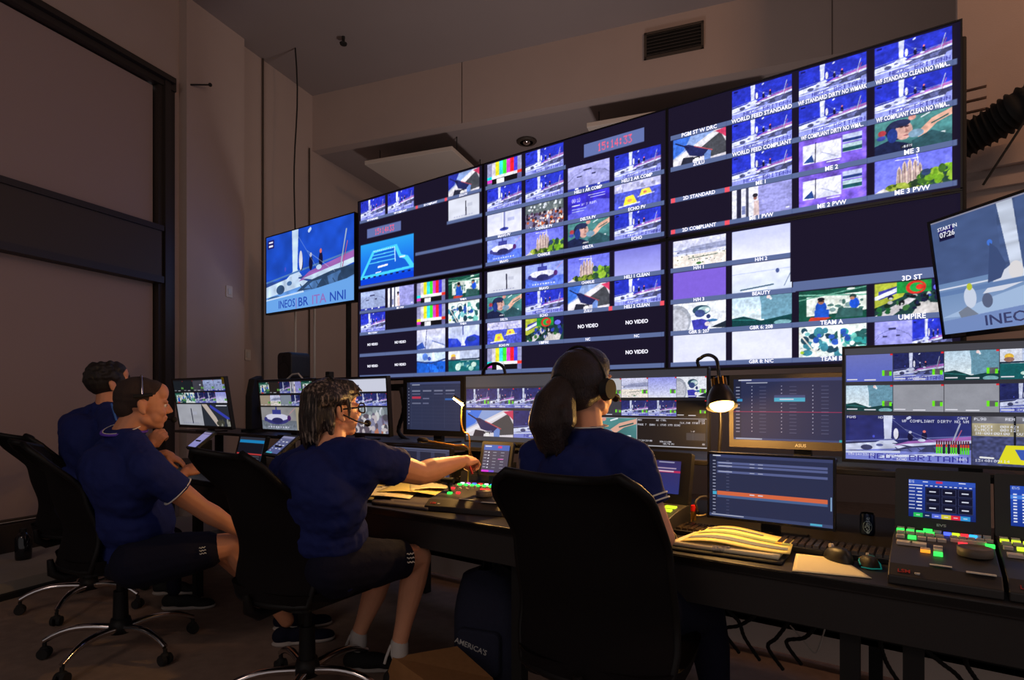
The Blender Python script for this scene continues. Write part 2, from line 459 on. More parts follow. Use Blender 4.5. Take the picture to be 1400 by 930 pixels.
def racemap(i):
    i.grad((40,150,225),(10,70,215)); P = [(.02,.72),(.24,.22),(.68,.18),(.76,.44),(.88,.50),(.99,.72),(.99,.72)]
    i.poly([(.0,.80),(.24,.20),(.70,.16),(.78,.42),(.90,.48),(1,.70),(1,.78),(.0,.86)], (70,200,240)); i.poly([(.06,.78),(.27,.26),(.66,.23),(.74,.48),(.84,.54),(.93,.73)], (20,90,200))
    for y, a, b in ((.32,.25,.66),(.40,.22,.66),(.50,.18,.66)): i.line((a,y),(b,y-.01),.006,(90,200,240))
    for k in range(9): i.rect(.04+.107*k,.82,.09+.107*k,.85,(20,20,70))
    for k in range(12): i.ell(.27+.035*k,.22,.008,.014,(235,240,255))
    i.line((.35,.62),(.52,.60),.012,W_); i.line((.30,.75),(.40,.74),.006,W_); i.rect(.75,.46,.85,.50,(220,230,250)); i.line((.66,.25),(.67,.55),.008,(180,220,250)); i.rect(0,.86,1,1,(8,60,205)); return i
def waterlines(i, bg=(165,180,225)):
    i.grad(bg,[x*.85 for x in bg]); i.rect(.38,.2,.58,.26,(50,50,90)); i.rect(.22,.44,.34,.49,(50,50,90)); i.rect(.58,.42,.68,.47,(50,50,90))
    for k in range(30): i.ell(.1+.8*k/30, .42-.16*math.sin(PI*k/30),.008,.012,(70,75,120))
    i.line((0,.60),(.12,.45),.006,(90,95,140)); i.line((1,.55),(.88,.38),.006,(90,95,140)); i.rect(0,.90,1,1,(50,60,160)); i.rect(.18,.92,.26,.97,W_); i.rect(.45,.9,.50,.97,W_); i.rect(.72,.9,.78,.96,W_); return i
def manpic(i):
    i.fill((225,225,240)); i.rect(.08,0,.16,1,(35,35,60)); i.rect(.24,0,.29,1,(60,62,85)); i.rect(.29,0,.45,1,(232,232,245)); i.rect(.45,0,1,1,(150,150,215)); i.noise(.08,10,24,0,1,.45,1)
    i.ell(.40,.38,.03,.08,(150,100,90)); i.ell(.40,.30,.045,.07,(40,38,50)); i.poly([(.38,.5),(.46,.5),(.47,1),(.37,1)],(215,190,190)); i.rect(.17,.6,.23,.9,(120,130,180)); i.rect(.90,.88,.96,.93,W_); return i
def collage(i):
    i.fill((125,95,225)); i.noise(.3,9,7); i.rect(.06,.18,.64,.80,(228,228,245)); i.line((.26,.15),(.25,.80),.008,(40,40,70)); i.poly([(.07,.75),(.2,.52),(.24,.78)],(40,70,140)); i.poly([(.28,.78),(.44,.55),(.60,.70),(.60,.80)],(210,212,235))
    i.line((.35,.5),(.6,.75),.006,(150,155,195)); i.rect(.66,.10,.94,.36,(190,200,235)); i.rect(.66,.24,.94,.33,(40,60,130)); i.rect(.66,.40,.94,.66,(180,205,215)); i.rect(.66,.52,.94,.64,(30,80,90)); i.rect(.42,.84,.62,.87,(220,220,240)); return i
def tent(i):
    i.fill((22,75,62)); i.poly([(.12,.22),(1,.18),(1,.75),(.12,.85)],(225,232,225)); i.line((0,.12),(1,.28),.012,(110,170,150)); i.line((0,.3),(1,.02),.010,(90,150,130)); i.ell(.78,.05,.06,.03,(235,240,235))
    i.blobs(30,.15,.35,.95,.7,.035,[(180,190,190),(120,150,150),(210,215,205),(70,110,105)])
    i.ell(.34,.58,.085,.20,(30,80,190)); i.rect(.24,.66,.46,.92,(30,80,190)); i.ell(.34,.38,.05,.10,(165,110,90)); i.ell(.34,.31,.055,.06,(25,25,35)); i.rect(.30,.37,.39,.40,(25,25,30))
    i.ell(.83,.52,.07,.17,(30,80,205)); i.ell(.81,.30,.05,.08,(40,60,60)); i.ell(.80,.36,.035,.05,(170,120,100)); i.poly([(.60,.62),(.95,.7),(.95,.95),(.55,.95)],(50,90,90)); i.poly([(.18,.88),(.5,.92),(.4,1),(.15,1)],(190,60,40)); return i
def team(i):
    i.fill((228,238,235)); i.noise(.1,8,6); i.blobs(26,.0,.1,.6,.95,.06,[(60,130,150),(35,70,90),(120,190,195),(235,240,240),(30,60,80)]); i.blobs(26,.6,.2,1,.9,.06,[(50,150,150),(110,190,180),(225,235,235),(40,90,90)])
    i.blobs(8,.2,.2,.8,.6,.04,[(40,80,170),(50,90,190)]); i.ell(.05,.85,.03,.05,(180,220,60)); i.line((0,.2),(.3,1),.01,(235,225,215)); i.line((.6,0),(.62,.7),.02,(240,240,240)); return i
def office(i):
    i.fill((30,60,60)); i.poly([(0,0),(.5,0),(.38,.45),(0,.75)],(170,180,60)); i.poly([(.05,.25),(.38,.08),(.38,.28),(.05,.52)],(60,60,150)); i.line((.02,.45),(.4,.15),.03,(225,230,250)); i.rect(.30,0,.75,.35,(30,140,60))
    i.ell(.55,.2,.13,.2,(215,50,40)); i.ell(.56,.2,.09,.14,(30,160,70)); i.ell(.60,.2,.05,.08,(215,50,40)); i.rect(.75,0,1,.35,(25,25,70)); i.ell(.85,.25,.08,.10,(110,110,240))
    i.poly([(0,1),(.45,.50),(.55,.55),(.25,1)],(200,195,200)); i.poly([(.5,1),(.60,.65),(.95,.75),(.9,1)],(200,195,195)); i.blobs(34,.2,.4,.95,.85,.03,[(25,30,60),(60,110,60),(20,25,30),(50,70,170),(190,190,190)]); i.ell(.93,.62,.05,.14,(30,40,120)); i.blobs(10,0,.7,.2,1,.03,[(30,90,50),(20,40,30)]); return i
def beach(i):
    i.fill((232,228,245)); i.grad((215,215,245),(190,195,225),0,.4); i.poly([(.1,.42),(.35,.28),(.6,.26),(1,.22),(1,.45),(.1,.5)],(150,155,190)); i.rect(0,.48,1,.56,(200,205,235)); i.grad((235,225,215),(242,232,225),.58,1)
    i.blobs(30,0,.56,1,.95,.012,[(150,150,160),(90,110,90)]); i.line((.3,.72),(.85,.66),.008,(90,110,100)); i.ell(.5,.92,.05,.05,(60,110,60)); i.ell(.1,.45,.03,.03,(90,100,140)); i.line((0,.38),(1,.40),.003,(80,90,140)); return i
def sky(i, a=(150,155,235), b=(228,230,252)):
    i.grad(a,b); i.noise(.03,5,4); return i
def beauty(i):
    i.grad((225,228,250),(205,215,235)); i.line((0,.35),(1,.30),.006,(180,190,225)); i.ell(.77,.36,.03,.08,(70,85,140)); i.noise(.05,10,8,.4,1); i.line((.15,.92),(.7,.82),.012,(60,90,110)); i.line((.88,.9),(1,.4),.008,(130,145,170)); i.line((.2,.98),(.6,.93),.01,(235,240,245)); return i
def cyclist(i):
    i.fill((228,232,242)); i.ell(.05,.65,.30,.60,(160,165,180)); i.ell(.04,.70,.26,.50,(190,192,205)); i.ell(.55,.30,.17,.18,(40,70,90)); i.ell(.60,.30,.12,.12,(170,200,205)); i.ell(.52,.42,.10,.14,(60,75,130)); i.ell(.68,.55,.04,.08,(50,60,110)); i.ell(.66,.30,.04,.06,(225,230,235))
    i.poly([(.36,.65),(.55,.62),(.72,.72),(.66,1),(.4,1)],(60,60,170)); i.ell(.75,.70,.10,.05,(60,110,160)); i.ell(.66,.82,.05,.08,(235,225,230)); i.poly([(.72,.95),(1,.75),(1,1)],(35,45,60)); return i
def bow(i):
    i.grad((190,215,235),(225,235,240)); i.rect(.5,0,1,.8,(115,160,180)); i.poly([(.47,0),(1,0),(1,.8),(.55,.85)],(105,150,172)); i.line((.62,.0),(.66,.12),.02,(230,240,250)); i.poly([(0,.72),(.2,.66),(.5,.85),(1,.70),(1,1),(0,1)],(18,62,66)); i.ell(.85,.95,.14,.08,(120,170,180)); i.line((0,.76),(.4,.82),.01,(40,110,110)); i.ell(.62,.06,.03,.05,(240,210,210)); return i
def buoys(i):
    i.fill((75,85,200)); i.rect(0,0,1,.34,(190,190,235)); i.blobs(26,0,.05,1,.3,.03,[(225,220,245),(150,150,190),(205,205,240)]); i.noise(.2,30,16,.36,1); i.poly([(.20,.88),(.25,.55),(.42,.52),(.50,.85)],(240,225,60)); i.ell(.34,.72,.05,.07,(230,150,90)); i.poly([(.55,.62),(.60,.38),(.76,.36),(.82,.58)],(235,215,80)); i.ell(.67,.5,.04,.05,(190,110,90)); i.line((.1,.92),(.55,.86),.012,(230,230,250)); i.line((.52,.64),(.86,.58),.008,(230,230,250)); return i
def crowd(i):
    i.fill((120,115,150)); i.rect(0,0,1,.4,(95,105,110)); i.blobs(24,.05,.02,.95,.3,.03,[(220,225,235),(140,150,150)]); i.blobs(110,0,.35,1,1,.03,[(210,190,190),(60,40,50),(190,90,50),(235,230,225),(80,60,90),(40,30,40)]); return i
def timer(i):
    i.fill((60,50,200)); i.noise(.2,6,5); i.poly([(.45,.55),(.7,.35),(1,.45),(1,1),(0,1),(0,.8)],(95,95,225)); i.text('00:10',.10,.16,.18,W_,.042); i.rect(.10,.44,.30,.48,W_); i.text('DAY OF PLENTY',.32,.42,.10,W_,.03); i.rect(.50,.12,.9,.15,(190,190,245)); i.rect(.55,.22,.9,.25,(190,190,245)); i.rect(.1,.6,.45,.63,(170,180,245)); i.rect(.1,.70,.4,.73,(170,180,245)); return i
def bluebow(i):
    i.grad((205,215,245),(170,180,230)); i.poly([(0,.55),(.3,.6),(.45,.9),(.5,.9),(.6,.55),(.85,.45),(1,.55),(1,1),(0,1)],(40,60,190)); i.line((.48,0),(.48,.4),.02,(50,60,130)); i.ell(.75,.66,.15,.12,(40,60,130)); i.ell(.18,.72,.10,.14,(60,80,205)); i.poly([(.42,.95),(.47,.5),(.56,.95)],(225,230,250)); return i
def sail(i):
    i.grad((215,215,240),(180,190,230)); i.line((.36,0),(.30,1),.010,(35,40,80)); i.poly([(0,.8),(.2,.62),(.3,.95),(.0,1)],(50,80,170)); i.poly([(.45,.95),(.6,.62),(.95,.85),(.95,1),(.45,1)],(225,228,248)); i.line((.55,.6),(.98,.85),.012,(90,110,180)); return i
def cabin(i, c=(30,90,200)):
    i.fill((190,210,240)); i.rect(0,.45,1,1,c); i.line((0,.42),(.5,.55),.02,(40,60,120)); i.line((1,.36),(.5,.55),.02,(40,60,120)); i.ell(.3,.2,.10,.18,(90,130,220)); i.rect(.55,0,.62,.4,(225,230,245)); i.ell(.45,.3,.06,.1,(60,80,170)); i.blobs(8,.1,.55,.9,.95,.05,[[x*1.3 for x in c],[x*.8 for x in c]]); i.line((.44,.5),(.46,1),.01,(30,50,120)); return i
def worker(i):
    i.fill((215,220,235)); i.rect(.38,0,1,.40,(185,195,225)); i.line((0,.45),(1,.42),.02,(30,50,70)); i.rect(0,.48,1,1,(20,95,100)); i.ell(.16,.25,.08,.10,(235,190,70)); i.ell(.16,.35,.09,.08,(150,110,100)); i.blobs(12,.3,.6,1,.95,.06,[(150,200,190),(40,110,130),(200,225,215)]); return i
def black(i): i.fill((24,19,40)); return i
def novid(i):
    black(i); return i
STRIP = (86,100,142)

def ui_table(i, bg=(52,60,92), hi=None):
    i.fill(bg); i.rect(0,0,1,.05,[x*1.4 for x in bg]); i.rect(0,0,.06,1,[x*.8 for x in bg])
    return i
def ui_sched(i):
    ui_table(i,(50,56,92)); i.rect(.04,.015,.14,.03,W_)
    for r in range(14):
        i.rect(.02,.13+r*.056,.05,.145+r*.056,(170,175,205))
        for c in range(4):
            i.rect(.14+c*.22,.12+r*.056,.146+c*.22,.135+r*.056,(190,195,225)); i.rect(.20+c*.22,.135+r*.056,.25+c*.22,.142+r*.056,(105,112,150))
    i.rect(.31,.27,.53,.31,(80,90,140)); i.rect(.31,.31,.53,.375,(80,190,225)); i.rect(.35,.33,.45,.345,W_); i.rect(.03,.33,.07,.37,(60,160,220)); i.rect(0,.535,1,.542,(205,60,110)); i.rect(0,.965,1,1,(75,85,130)); i.rect(.76,.955,.88,.99,(60,190,200)); i.rect(.02,.97,.22,.99,(200,205,225)); i.rect(.1,.06,.26,.075,(190,195,220)); return i
def ui_rows(i):
    ui_table(i,(48,54,86)); i.rect(.03,.015,.1,.03,W_)
    for r in range(17): i.rect(.03,.1+r*.052,.055,.115+r*.052,(165,170,200)); i.rect(.15,.1+r*.052,.175,.107+r*.052,(110,116,150))
    for v in (.12,.17,.26): i.rect(.07,v,.96,v+.036,(98,108,160)); i.rect(.08,v+.008,.2,v+.022,(185,190,220)); i.rect(.35,v+.012,.39,v+.022,(190,195,220)); i.rect(.42,v+.012,.46,v+.022,(190,195,220))
    i.rect(.07,.59,.96,.65,(235,115,75)); i.rect(.35,.61,.39,.625,W_); i.rect(.42,.61,.46,.625,W_); i.rect(.07,.65,.96,.69,(82,110,160)); i.rect(.03,.60,.065,.65,(80,190,230)); i.rect(0,.95,1,1,(70,80,120)); i.rect(.83,.955,.92,.985,(90,190,225)); i.rect(.02,.96,.3,.975,(190,195,220)); i.rect(.98,.55,.99,.75,(150,190,230)); return i
def ui_grid(i):
    ui_table(i,(50,58,90))
    for r in range(12):
        i.rect(.025,.12+r*.068,.045,.135+r*.068,(150,155,185)); i.rect(.08,.10+r*.068,1,.103+r*.068,(70,78,112))
    for c in range(5): i.rect(.08+c*.21,.1,.083+c*.21,.95,(70,78,112))
    for c in range(4):
        i.rect(.10+c*.21,.17,.26+c*.21,.20,(130,135,165)); 
        if c != 1: i.rect(.10+c*.21,.24,.26+c*.21,.26,(110,115,150))
    i.rect(.10,.30,.27,.35,(205,60,90)); i.rect(.72,.34,.96,.38,(60,110,190)); i.rect(.1,.43,.27,.46,(120,125,155)); i.rect(.31,.43,.42,.46,(110,115,150)); i.rect(.1,.05,.25,.065,(180,185,205)); i.rect(.31,.33,.43,.36,(110,115,150)); return i
def ui_list(i):
    i.grad((78,92,140),(60,78,140))
    for r in range(8): i.rect(.25,.1+r*.08,.75-.1*(r%3),.12+r*.08,(170,180,215))
    return i
def ui_small(i):
    i.fill((60,66,96)); i.rect(0,0,1,.06,(95,100,130))
    for r in range(10): i.rect(.03,.12+r*.085,.20,.15+r*.085,(185,190,210))
    for c in range(3): i.rect(.27+.24*c,.12,.45+.24*c,.72,(38,42,66)); i.rect(.27+.24*c,.8,.45+.24*c,.92,(140,150,185))
    i.rect(.27,.1,.95,.11,(150,155,185)); return i
def ui_evs(i):
    i.grad((40,70,170),(20,40,110)); i.rect(0,0,1,.12,(50,85,190)); i.text('EVS',.01,.02,.08,W_,.028); i.rect(.42,.02,.52,.08,(205,50,90)); i.rect(.22,.04,.30,.06,W_); i.rect(.76,.03,.86,.05,W_)
    for c in range(10): i.rect(.26+.072*c,.14,.30+.072*c,.16,W_)
    i.rect(0,.14,.22,.16,W_)
    i.rect(.26,.19,.96,.84,(14,18,48))
    for r in range(3):
        for c in range(3):
            x, y = .27+.24*c, .21+.215*r; i.rect(x,y,x+.21,y+.19,(60,66,104)); i.rect(x+.006,y+.01,x+.204,y+.18,(16,18,44)); i.rect(x+.05,y+.08,x+.15,y+.11,(225,228,245))
    for r in range(7): i.rect(.01,.22+.09*r,.10,.24+.09*r,(210,215,240)); i.rect(.12+.02*(r%2),.22+.09*r,.21,.25+.09*r,(225,228,245))
    for k, c in enumerate(((40,190,90),(20,40,80),(90,110,220),(215,200,60),(225,40,60),(50,150,215))): i.rect(.08+.14*k,.88,.22+.14*k,.99,c); i.rect(.12+.14*k,.93,.18+.14*k,.945,W_)
    return i
def ui_evslist(i):
    i.grad((40,80,190),(25,55,150)); i.text('EVS',.03,.03,.07,W_,.035); i.rect(.2,.14,.9,.16,W_); i.rect(0,.24,1,.33,(70,130,225))
    for r in range(10): i.rect(.04,.2+.075*r,.09,.23+.075*r,W_); i.rect(.16,.2+.075*r,.30,.23+.075*r,W_)
    return i
def ui_touch(i):
    i.fill((78,74,96)); i.rect(0,0,1,.2,(70,105,190)); i.rect(.55,.04,.7,.12,(225,60,120)); i.rect(.05,.04,.3,.08,W_)
    for r in range(6):
        i.ell(.22,.28+.11*r,.03,.02,W_); i.rect(.04,.26+.11*r,.15,.28+.11*r,(205,205,220))
        for c in range(2): i.rect(.38+.3*c,.27+.11*r,.52+.3*c,.285+.11*r,(190,190,205))
    i.rect(.02,.92,.3,1,(225,60,220)); i.rect(.3,.92,.5,1,(120,90,210)); i.rect(.6,.5,.8,.53,(225,90,190)); return i
def ui_pink(i):
    i.grad((60,52,110),(50,58,130)); i.rect(0,.02,.4,.06,(225,60,120)); i.rect(0,.30,1,.36,(205,50,100)); i.rect(.45,.22,.9,.25,(215,190,215)); i.rect(.1,.22,.2,.25,W_); i.rect(.45,.31,.85,.34,W_); i.rect(.5,.04,.85,.07,(190,190,220)); return i
def ui_log(i):
    i.fill((34,34,44)); i.rect(0,0,1,.10,(50,52,64)); i.rect(.02,.10,1,.20,(30,140,205)); i.rect(0,.22,1,.55,(24,24,36)); i.rect(0,.55,1,.60,(200,60,60))
    for r in range(5): i.rect(.03,.64+.07*r,.25,.66+.07*r,(150,150,160)); i.rect(.4,.64+.07*r,.9,.66+.07*r,(95,98,110))
    i.rect(.97,.1,.99,.9,(60,120,160)); return i
def ui_tablet(i):
    i.grad((168,160,215),(150,150,215)); i.rect(0,0,1,.15,(120,110,160))
    for k in range(5): i.rect(.08+.18*k,.05,.18+.18*k,.09,(230,225,245))
    return i
def ui_tablet2(i):
    i.grad((110,112,150),(90,100,160)); i.rect(0,0,1,.12,(150,150,190))
    for r in range(6): i.ell(.16,.24+.12*r,.04,.025,W_)
    for r in range(3): i.rect(.4,.3+.2*r,.55,.34+.2*r,W_); i.rect(.68,.3+.2*r,.85,.34+.2*r,W_)
    i.rect(.02,.92,.5,1,(80,190,215)); return i
def meter(i, u, v): i.rect(u,v,u+.2,v+.2,(95,95,100)); i.rect(u,v,u+.05,v+.2,(110,235,30)); i.rect(u+.15,v+.05,u+.2,v+.2,(110,235,30))
def mv_row(i, v0, v1, n, fns, m=True, u0=.005, u1=.995):
    wd = (u1-u0)/n
    for k in range(n):
        s = i.sub(u0+wd*k+.0012, v0, u0+wd*(k+1)-.0012, v1); fns[k%len(fns)](s)
        if m: meter(s, .78, .6)
        s.grain(.08); s.rect(.95,.0,1,.06,(225,40,50)); s.rect(.02,.9,.25,.94,(225,225,235)); s.rect(.4,.92,.65,.96,(225,225,235))
def nboat(i): return boat(i,(40,46,110),(125,135,215),(205,212,240))
def gboat(i): return boat(i,(34,40,92),(120,130,205),(200,206,235))
def mv_big(i):
    i.fill((52,52,60)); i.rect(0,0,1,.055,(70,70,78))
    g = lambda s: s.fill((150,152,162)) and s.noise(.03,6,4)
    mv_row(i,.06,.30,5,[lambda s: s.grad((110,118,190),(90,105,200)), gboat, bow, worker, worker])
    mv_row(i,.335,.565,5,[bow, g, g, gboat, gboat])
    s = i.sub(.005,.60,.50,.995); nboat(s)
    s.text('PGM5',.01,.02,.06,W_,.020); s.text('NO CTRL',.28,.02,.06,W_,.020); s.text('CAMJ',.90,.02,.06,W_,.020)
    s.text('WF COMPLIANT DIRTY NO WM',.475,.09,.065,W_,.0213); s.text('15:14:33:02',.02,.86,.06,W_,.021); s.text('09H22M25',.345,.86,.06,W_,.0213); s.text('ECHO',.43,.93,.06,W_,.021); s.text('100%',.89,.88,.06,W_,.021)
    for k in range(14):
        u = .74+.018*k; s.rect(u,.52,u+.012,.60,(90,40,60)); s.rect(u,.60,u+.012,.80,(25,25,30))
        if k not in (3,5,9): s.rect(u,.60,u+.012,.66,(215,70,40)); s.rect(u,.66,u+.012,.80,(90,220,40))
    s = i.sub(.503,.60,.995,.995); s.fill((70,76,120)); s.noise(.25,50,30,.4,1); s.rect(0,0,1,.40,(170,160,130)); s.rect(0,0,1,.14,(110,110,120)); s.noise(.25,16,6,0,.4)
    s.poly([(.18,.95),(.24,.58),(.70,.58),(.75,.8),(.75,.98)],(228,222,40)); s.poly([(.30,.66),(.60,.66),(.45,.9)],(210,60,60)); s.poly([(.30,.66),(.38,.66),(.45,.9),(.34,.86)],(60,90,180)); s.line((.30,0),(.30,.56),.008,(20,22,30)); s.line((.06,.84),(.15,.85),.008,(235,235,235))
    s.text('PL98',.015,.03,.06,W_,.0225); s.text('REM  10',.235,.03,.06,W_,.0225); s.text('V.MCC:  00:42:',.02,.18,.06,W_,.0225); s.text('A.MCC:  00:12:',.02,.25,.06,W_,.0225); s.text('IN-00:00:00  OUT-',.02,.32,.06,W_,.0225); s.text('13:40:09:14',.02,.88,.06,W_,.0225)
    return i
def mv_w1(i):   # centre pair, left monitor
    i.fill((48,50,60)); i.rect(0,0,1,.17,(72,72,80))
    mv_row(i,.20,.49,4,[nboat]); deck(i.sub(.005,.53,.49,.93),(60,120,230)).text('PGM4',.02,.02,.07,W_,.02).text('15:14:33',.4,.78,.07,W_,.02); nboat(i.sub(.495,.53,.995,.93)).text('CAM C',.3,.03,.07,W_,.02); i.rect(0,.935,1,1,(60,64,76)); return i
def mv_w2(i):   # centre pair, right monitor
    i.fill((30,30,36)); i.rect(0,0,1,.10,(58,58,66)); mv_row(i,.10,.36,5,[sky, lambda s: s.fill((185,185,190)), beach, sky, cyclist]); mv_row(i,.40,.60,5,[nboat, lambda s: s.fill((60,60,70)), nboat, nboat, lambda s: s.fill((12,11,14))])
    i.rect(0,.628,1,.998,(175,175,185)); helmet(i.sub(.003,.635,.515,.985)); s = i.sub(.52,.635,.997,.985); s.fill((26,23,27))
    s.text('PRV',.01,.03,.075,W_,.022); s.text('NO CTRL',.29,.03,.075,W_,.022); s.text('DIST',.89,.03,.075,W_,.022); s.text('CLK_SNB START 20',.63,.11,.075,W_,.0215); s.text('PAGE 7  BANK 1 XT05 XT5 ECHO',.01,.20,.075,W_,.0225)
    s.rect(.72,.5,.98,.76,(62,60,66)); s.rect(.81,.5,.813,.76,(90,90,95)); s.text('>-P',.78,.42,.06,W_,.02); s.text('13:30:30:00',.0,.80,.07,W_,.021); s.text('00:11:00',.34,.82,.07,W_,.021); s.text('DELTA PV',.39,.9,.07,W_,.02); s.text('OK',.94,.86,.07,W_,.02)
    return i
def mv_left(i):
    i.fill((26,26,30)); mv_row(i,.03,.25,5,[lambda s: s.fill((30,36,42)), lambda s: s.fill((30,36,42)), lambda s: spar(s,(70,70,80)), waterlines, waterlines]); mv_row(i,.285,.50,5,[tent, team, gboat, gboat, sky]); spar(i.sub(.005,.53,.50,.985),(178,180,190))
    s = i.sub(.505,.53,.995,.985); s.fill((46,50,60)); s.poly([(0,0),(.2,0),(.5,.6),(.62,1),(.5,1),(.3,.6)],(205,190,180)); s.line((.35,.1),(1,.7),.03,(60,70,190)); s.blobs(14,.55,.8,1,1,.05,[(205,190,60),(150,150,140),(70,70,60)]); s.rect(.55,.05,.95,.08,W_); return i
def mv_mid(i):
    i.fill((22,22,24)); mv_row(i,.03,.25,5,[tent, lambda s: s.fill((42,34,32)), gboat, manpic, tent]); mv_row(i,.29,.50,5,[lambda s: s.fill((170,155,135)), beach, lambda s: s.fill((140,150,165)), gboat, gboat]); s = i.sub(.005,.53,.995,.985); s.fill((176,165,140)); cata(s.sub(0,0,.66,1),(150,148,150),(110,118,130)); return i
def mv_w1b(i):
    i.fill((24,24,30)); i.rect(0,.02,.18,.24,(90,70,200)); i.rect(.18,.02,1,.24,(205,208,225)); i.rect(.55,.12,.62,.15,(60,60,90)); mv_row(i,.28,.49,5,[nboat],False); s = i.sub(.005,.52,.995,.985); crowd(s); s.a *= 1.0; s.put(s.v > -1,(150,160,175),.35); s.text('15:14',.4,.1,.07,W_,.02); s.rect(.4,.2,.5,.26,(205,60,90)); return i

def tv_left(i):
    boat(i,(30,80,205),(105,160,235),(205,228,255),False); i.poly([(0,1),(0,.84),(.5,.80),(1,.72),(1,1)],(110,170,240)); i.rect(.02,.05,.10,.16,(30,25,110)); i.rect(.035,.07,.085,.09,W_); i.rect(.035,.115,.085,.14,W_); return i
def tv_right(j):
    j.fill((118,142,195)); i = j.sub(0,0,.60,1)
    i.fill((72,92,138)); i.noise(.05,12,30); i.grad((110,140,185),(150,175,215),.55,1); i.poly([(.52,-.1),(.64,-.1),(.66,.56),(.58,.56)],(205,215,235)); i.noise(.12,6,40,0,.5,.52,.66)
    i.poly([(.35,.70),(.50,.56),(.60,.50),(.68,.58),(.66,.66),(.5,.70)],(215,220,235)); i.ell(.61,.56,.05,.07,(225,222,225)); i.line((0,.60),(.5,.60),.006,(215,222,240)); i.rect(0,.62,1,.66,(100,130,180)); i.poly([(0,.85),(.4,.74),(1,.62),(1,.8),(.5,.88)],(165,190,225))
    i.ell(.25,.71,.05,.09,(205,215,235)); i.ell(.255,.62,.022,.03,(190,200,60)); i.poly([(.14,.82),(.22,.78),(.30,.86),(.16,.88)],(120,130,150)); i.ell(.38,.76,.04,.06,(90,100,130)); i.poly([(0,.88),(1,.82),(1,1),(0,1)],(118,142,195)); i.ell(.45,.30,.02,.025,(70,120,220))
    i.poly([(.40,.62),(.45,.30),(.50,.36),(.55,.5),(.5,.6)],(62,80,124)); i.rect(0,0,1,.012,(140,140,160)); i.rect(.06,.07,.19,.18,(35,30,110)); i.rect(.06,.12,.19,.18,(22,22,60)); return j

def screen(name, Wd, Hd, im, parent, M, matname='desk_screen'):
    """flat picture: a grid of coloured points, X across, Z up, seen from -Y"""
    a = np.clip(im.a/255.0, 0, 1)[::-1]
    H, W = a.shape[:2]
    lin = np.where(a <= 0.04045, a/12.92, ((a+0.055)/1.055)**2.4)
    xs = (np.linspace(0, 1, W)-.5)*Wd; zs = np.linspace(0, 1, H)*Hd
    X, Z = np.meshgrid(xs, zs)
    co = np.stack([X, np.zeros_like(X), Z, np.ones_like(X)], -1).reshape(-1, 4) @ np.array(M).T
    i = np.arange((H-1)*(W-1)); r = i//(W-1); c = i % (W-1); b = r*W+c
    q = np.stack([b, b+1, b+W+1, b+W], 1).astype(np.int32)
    me = bpy.data.meshes.new(name)
    me.vertices.add(H*W); me.vertices.foreach_set('co', co[:, :3].astype(np.float32).ravel())
    me.loops.add(q.size); me.loops.foreach_set('vertex_index', q.ravel())
    me.polygons.add(len(q)); me.polygons.foreach_set('loop_start', np.arange(0, q.size, 4, dtype=np.int32))
    me.update(calc_edges=True)
    at = me.color_attributes.new('picture', 'FLOAT_COLOR', 'POINT')
    cc = np.concatenate([lin, np.ones((H, W, 1))], -1).astype(np.float32)
    at.data.foreach_set('color', cc.ravel())
    me.materials.append(MATS[matname])
    o = bpy.data.objects.new(name, me); COL.objects.link(o); o.parent = parent
    return o
def paint(fn, W, H):
    """draw at twice the size, then average down"""
    i = Im(W*2, H*2); fn(i); a = i.a.reshape(H, 2, W, 2, 3).mean((1, 3))
    return Im(a=a)
# ------------------------------------------------------------------ the room
mat('wall_paint', (172,155,148), 0.9, noise=0.05, nscale=3, bump=0.1, bscale=120)
mat('ceiling_paint', (150,138,136), 0.9, noise=0.04, nscale=2)
mat('blind_fabric', (158,138,132), 0.95, noise=0.10, nscale=260, bump=0.2, bscale=500)
mat('window_frame', (44,37,33), 0.5)
mat('frame_brown', (62,52,44), 0.6)
mat('floor_carpet', (142,120,106), 0.95, noise=0.35, nscale=14, bump=0.3, bscale=300)
mat('plinth_stone', (150,140,130), 0.8, noise=0.1, nscale=8)
mat('raft_white', (196,186,176), 0.9)
mat('dark_glass', (20,22,26), 0.08, spec=0.6)
R = (0, 0, BLD)
b = MB().box(-7,-4,-0.06,6.5,8.2,0)
struct('floor', b, 'floor_carpet', R, label='dark brown carpet of the control room')
struct('ceiling', MB().box(-5.2,-4,5.1,6.5,6.2,5.25), 'ceiling_paint', R, label='high grey ceiling')
b = MB(); b.box(-5.22,4.10,0,-5.0,8.0,5.1); b.box(-5.22,-4,4.28,-5.0,4.10,5.1)
struct('wall_left', b, 'wall_paint', R, label='beige wall beside the big window')
struct('trim_1', MB().box(-5.0,4.16,0,-4.90,4.87,5.1), 'wall_paint', R, label='flat pilaster right of the window')
struct('wall_back', MB().box(-5.2,8.0,0,6.5,8.2,5.1), 'wall_paint', R, label='beige back wall behind the video wall')
struct('trim_2', MB().box(-5.0,6.08,4.40,6.5,6.22,5.1), 'wall_paint', R, label='wide bulkhead under the ceiling')
b = MB()
for x_ in (-2.90,.86): b.box(x_,6.076,4.40,x_+.006,6.08,5.1)
struct('trim_7', b, 'frame_brown', R, label='thin dark panel joints on the bulkhead')
struct('trim_3', MB().box(-5.0,6.22,4.40,6.5,8.0,4.5), 'ceiling_paint', R, label='lowered ceiling behind the bulkhead')
b = MB().box(0.13,4.6,0,4.0,4.9,5.1)
struct('wall_right', b, 'wall_paint', label='beige wall right of the video wall')
b = MB(); b.box(0.13,4.55,2.62,4.0,4.6,2.74); b.box(0.13,4.57,2.50,4.0,4.6,2.56)
struct('trim_4', b, 'wall_paint', label='ledge along the wall right of the video wall')
struct('trim_5', MB().box(-5.0,-4,0,-4.15,4.6,0.10), 'plinth_stone', R, label='low stone plinth below the window')
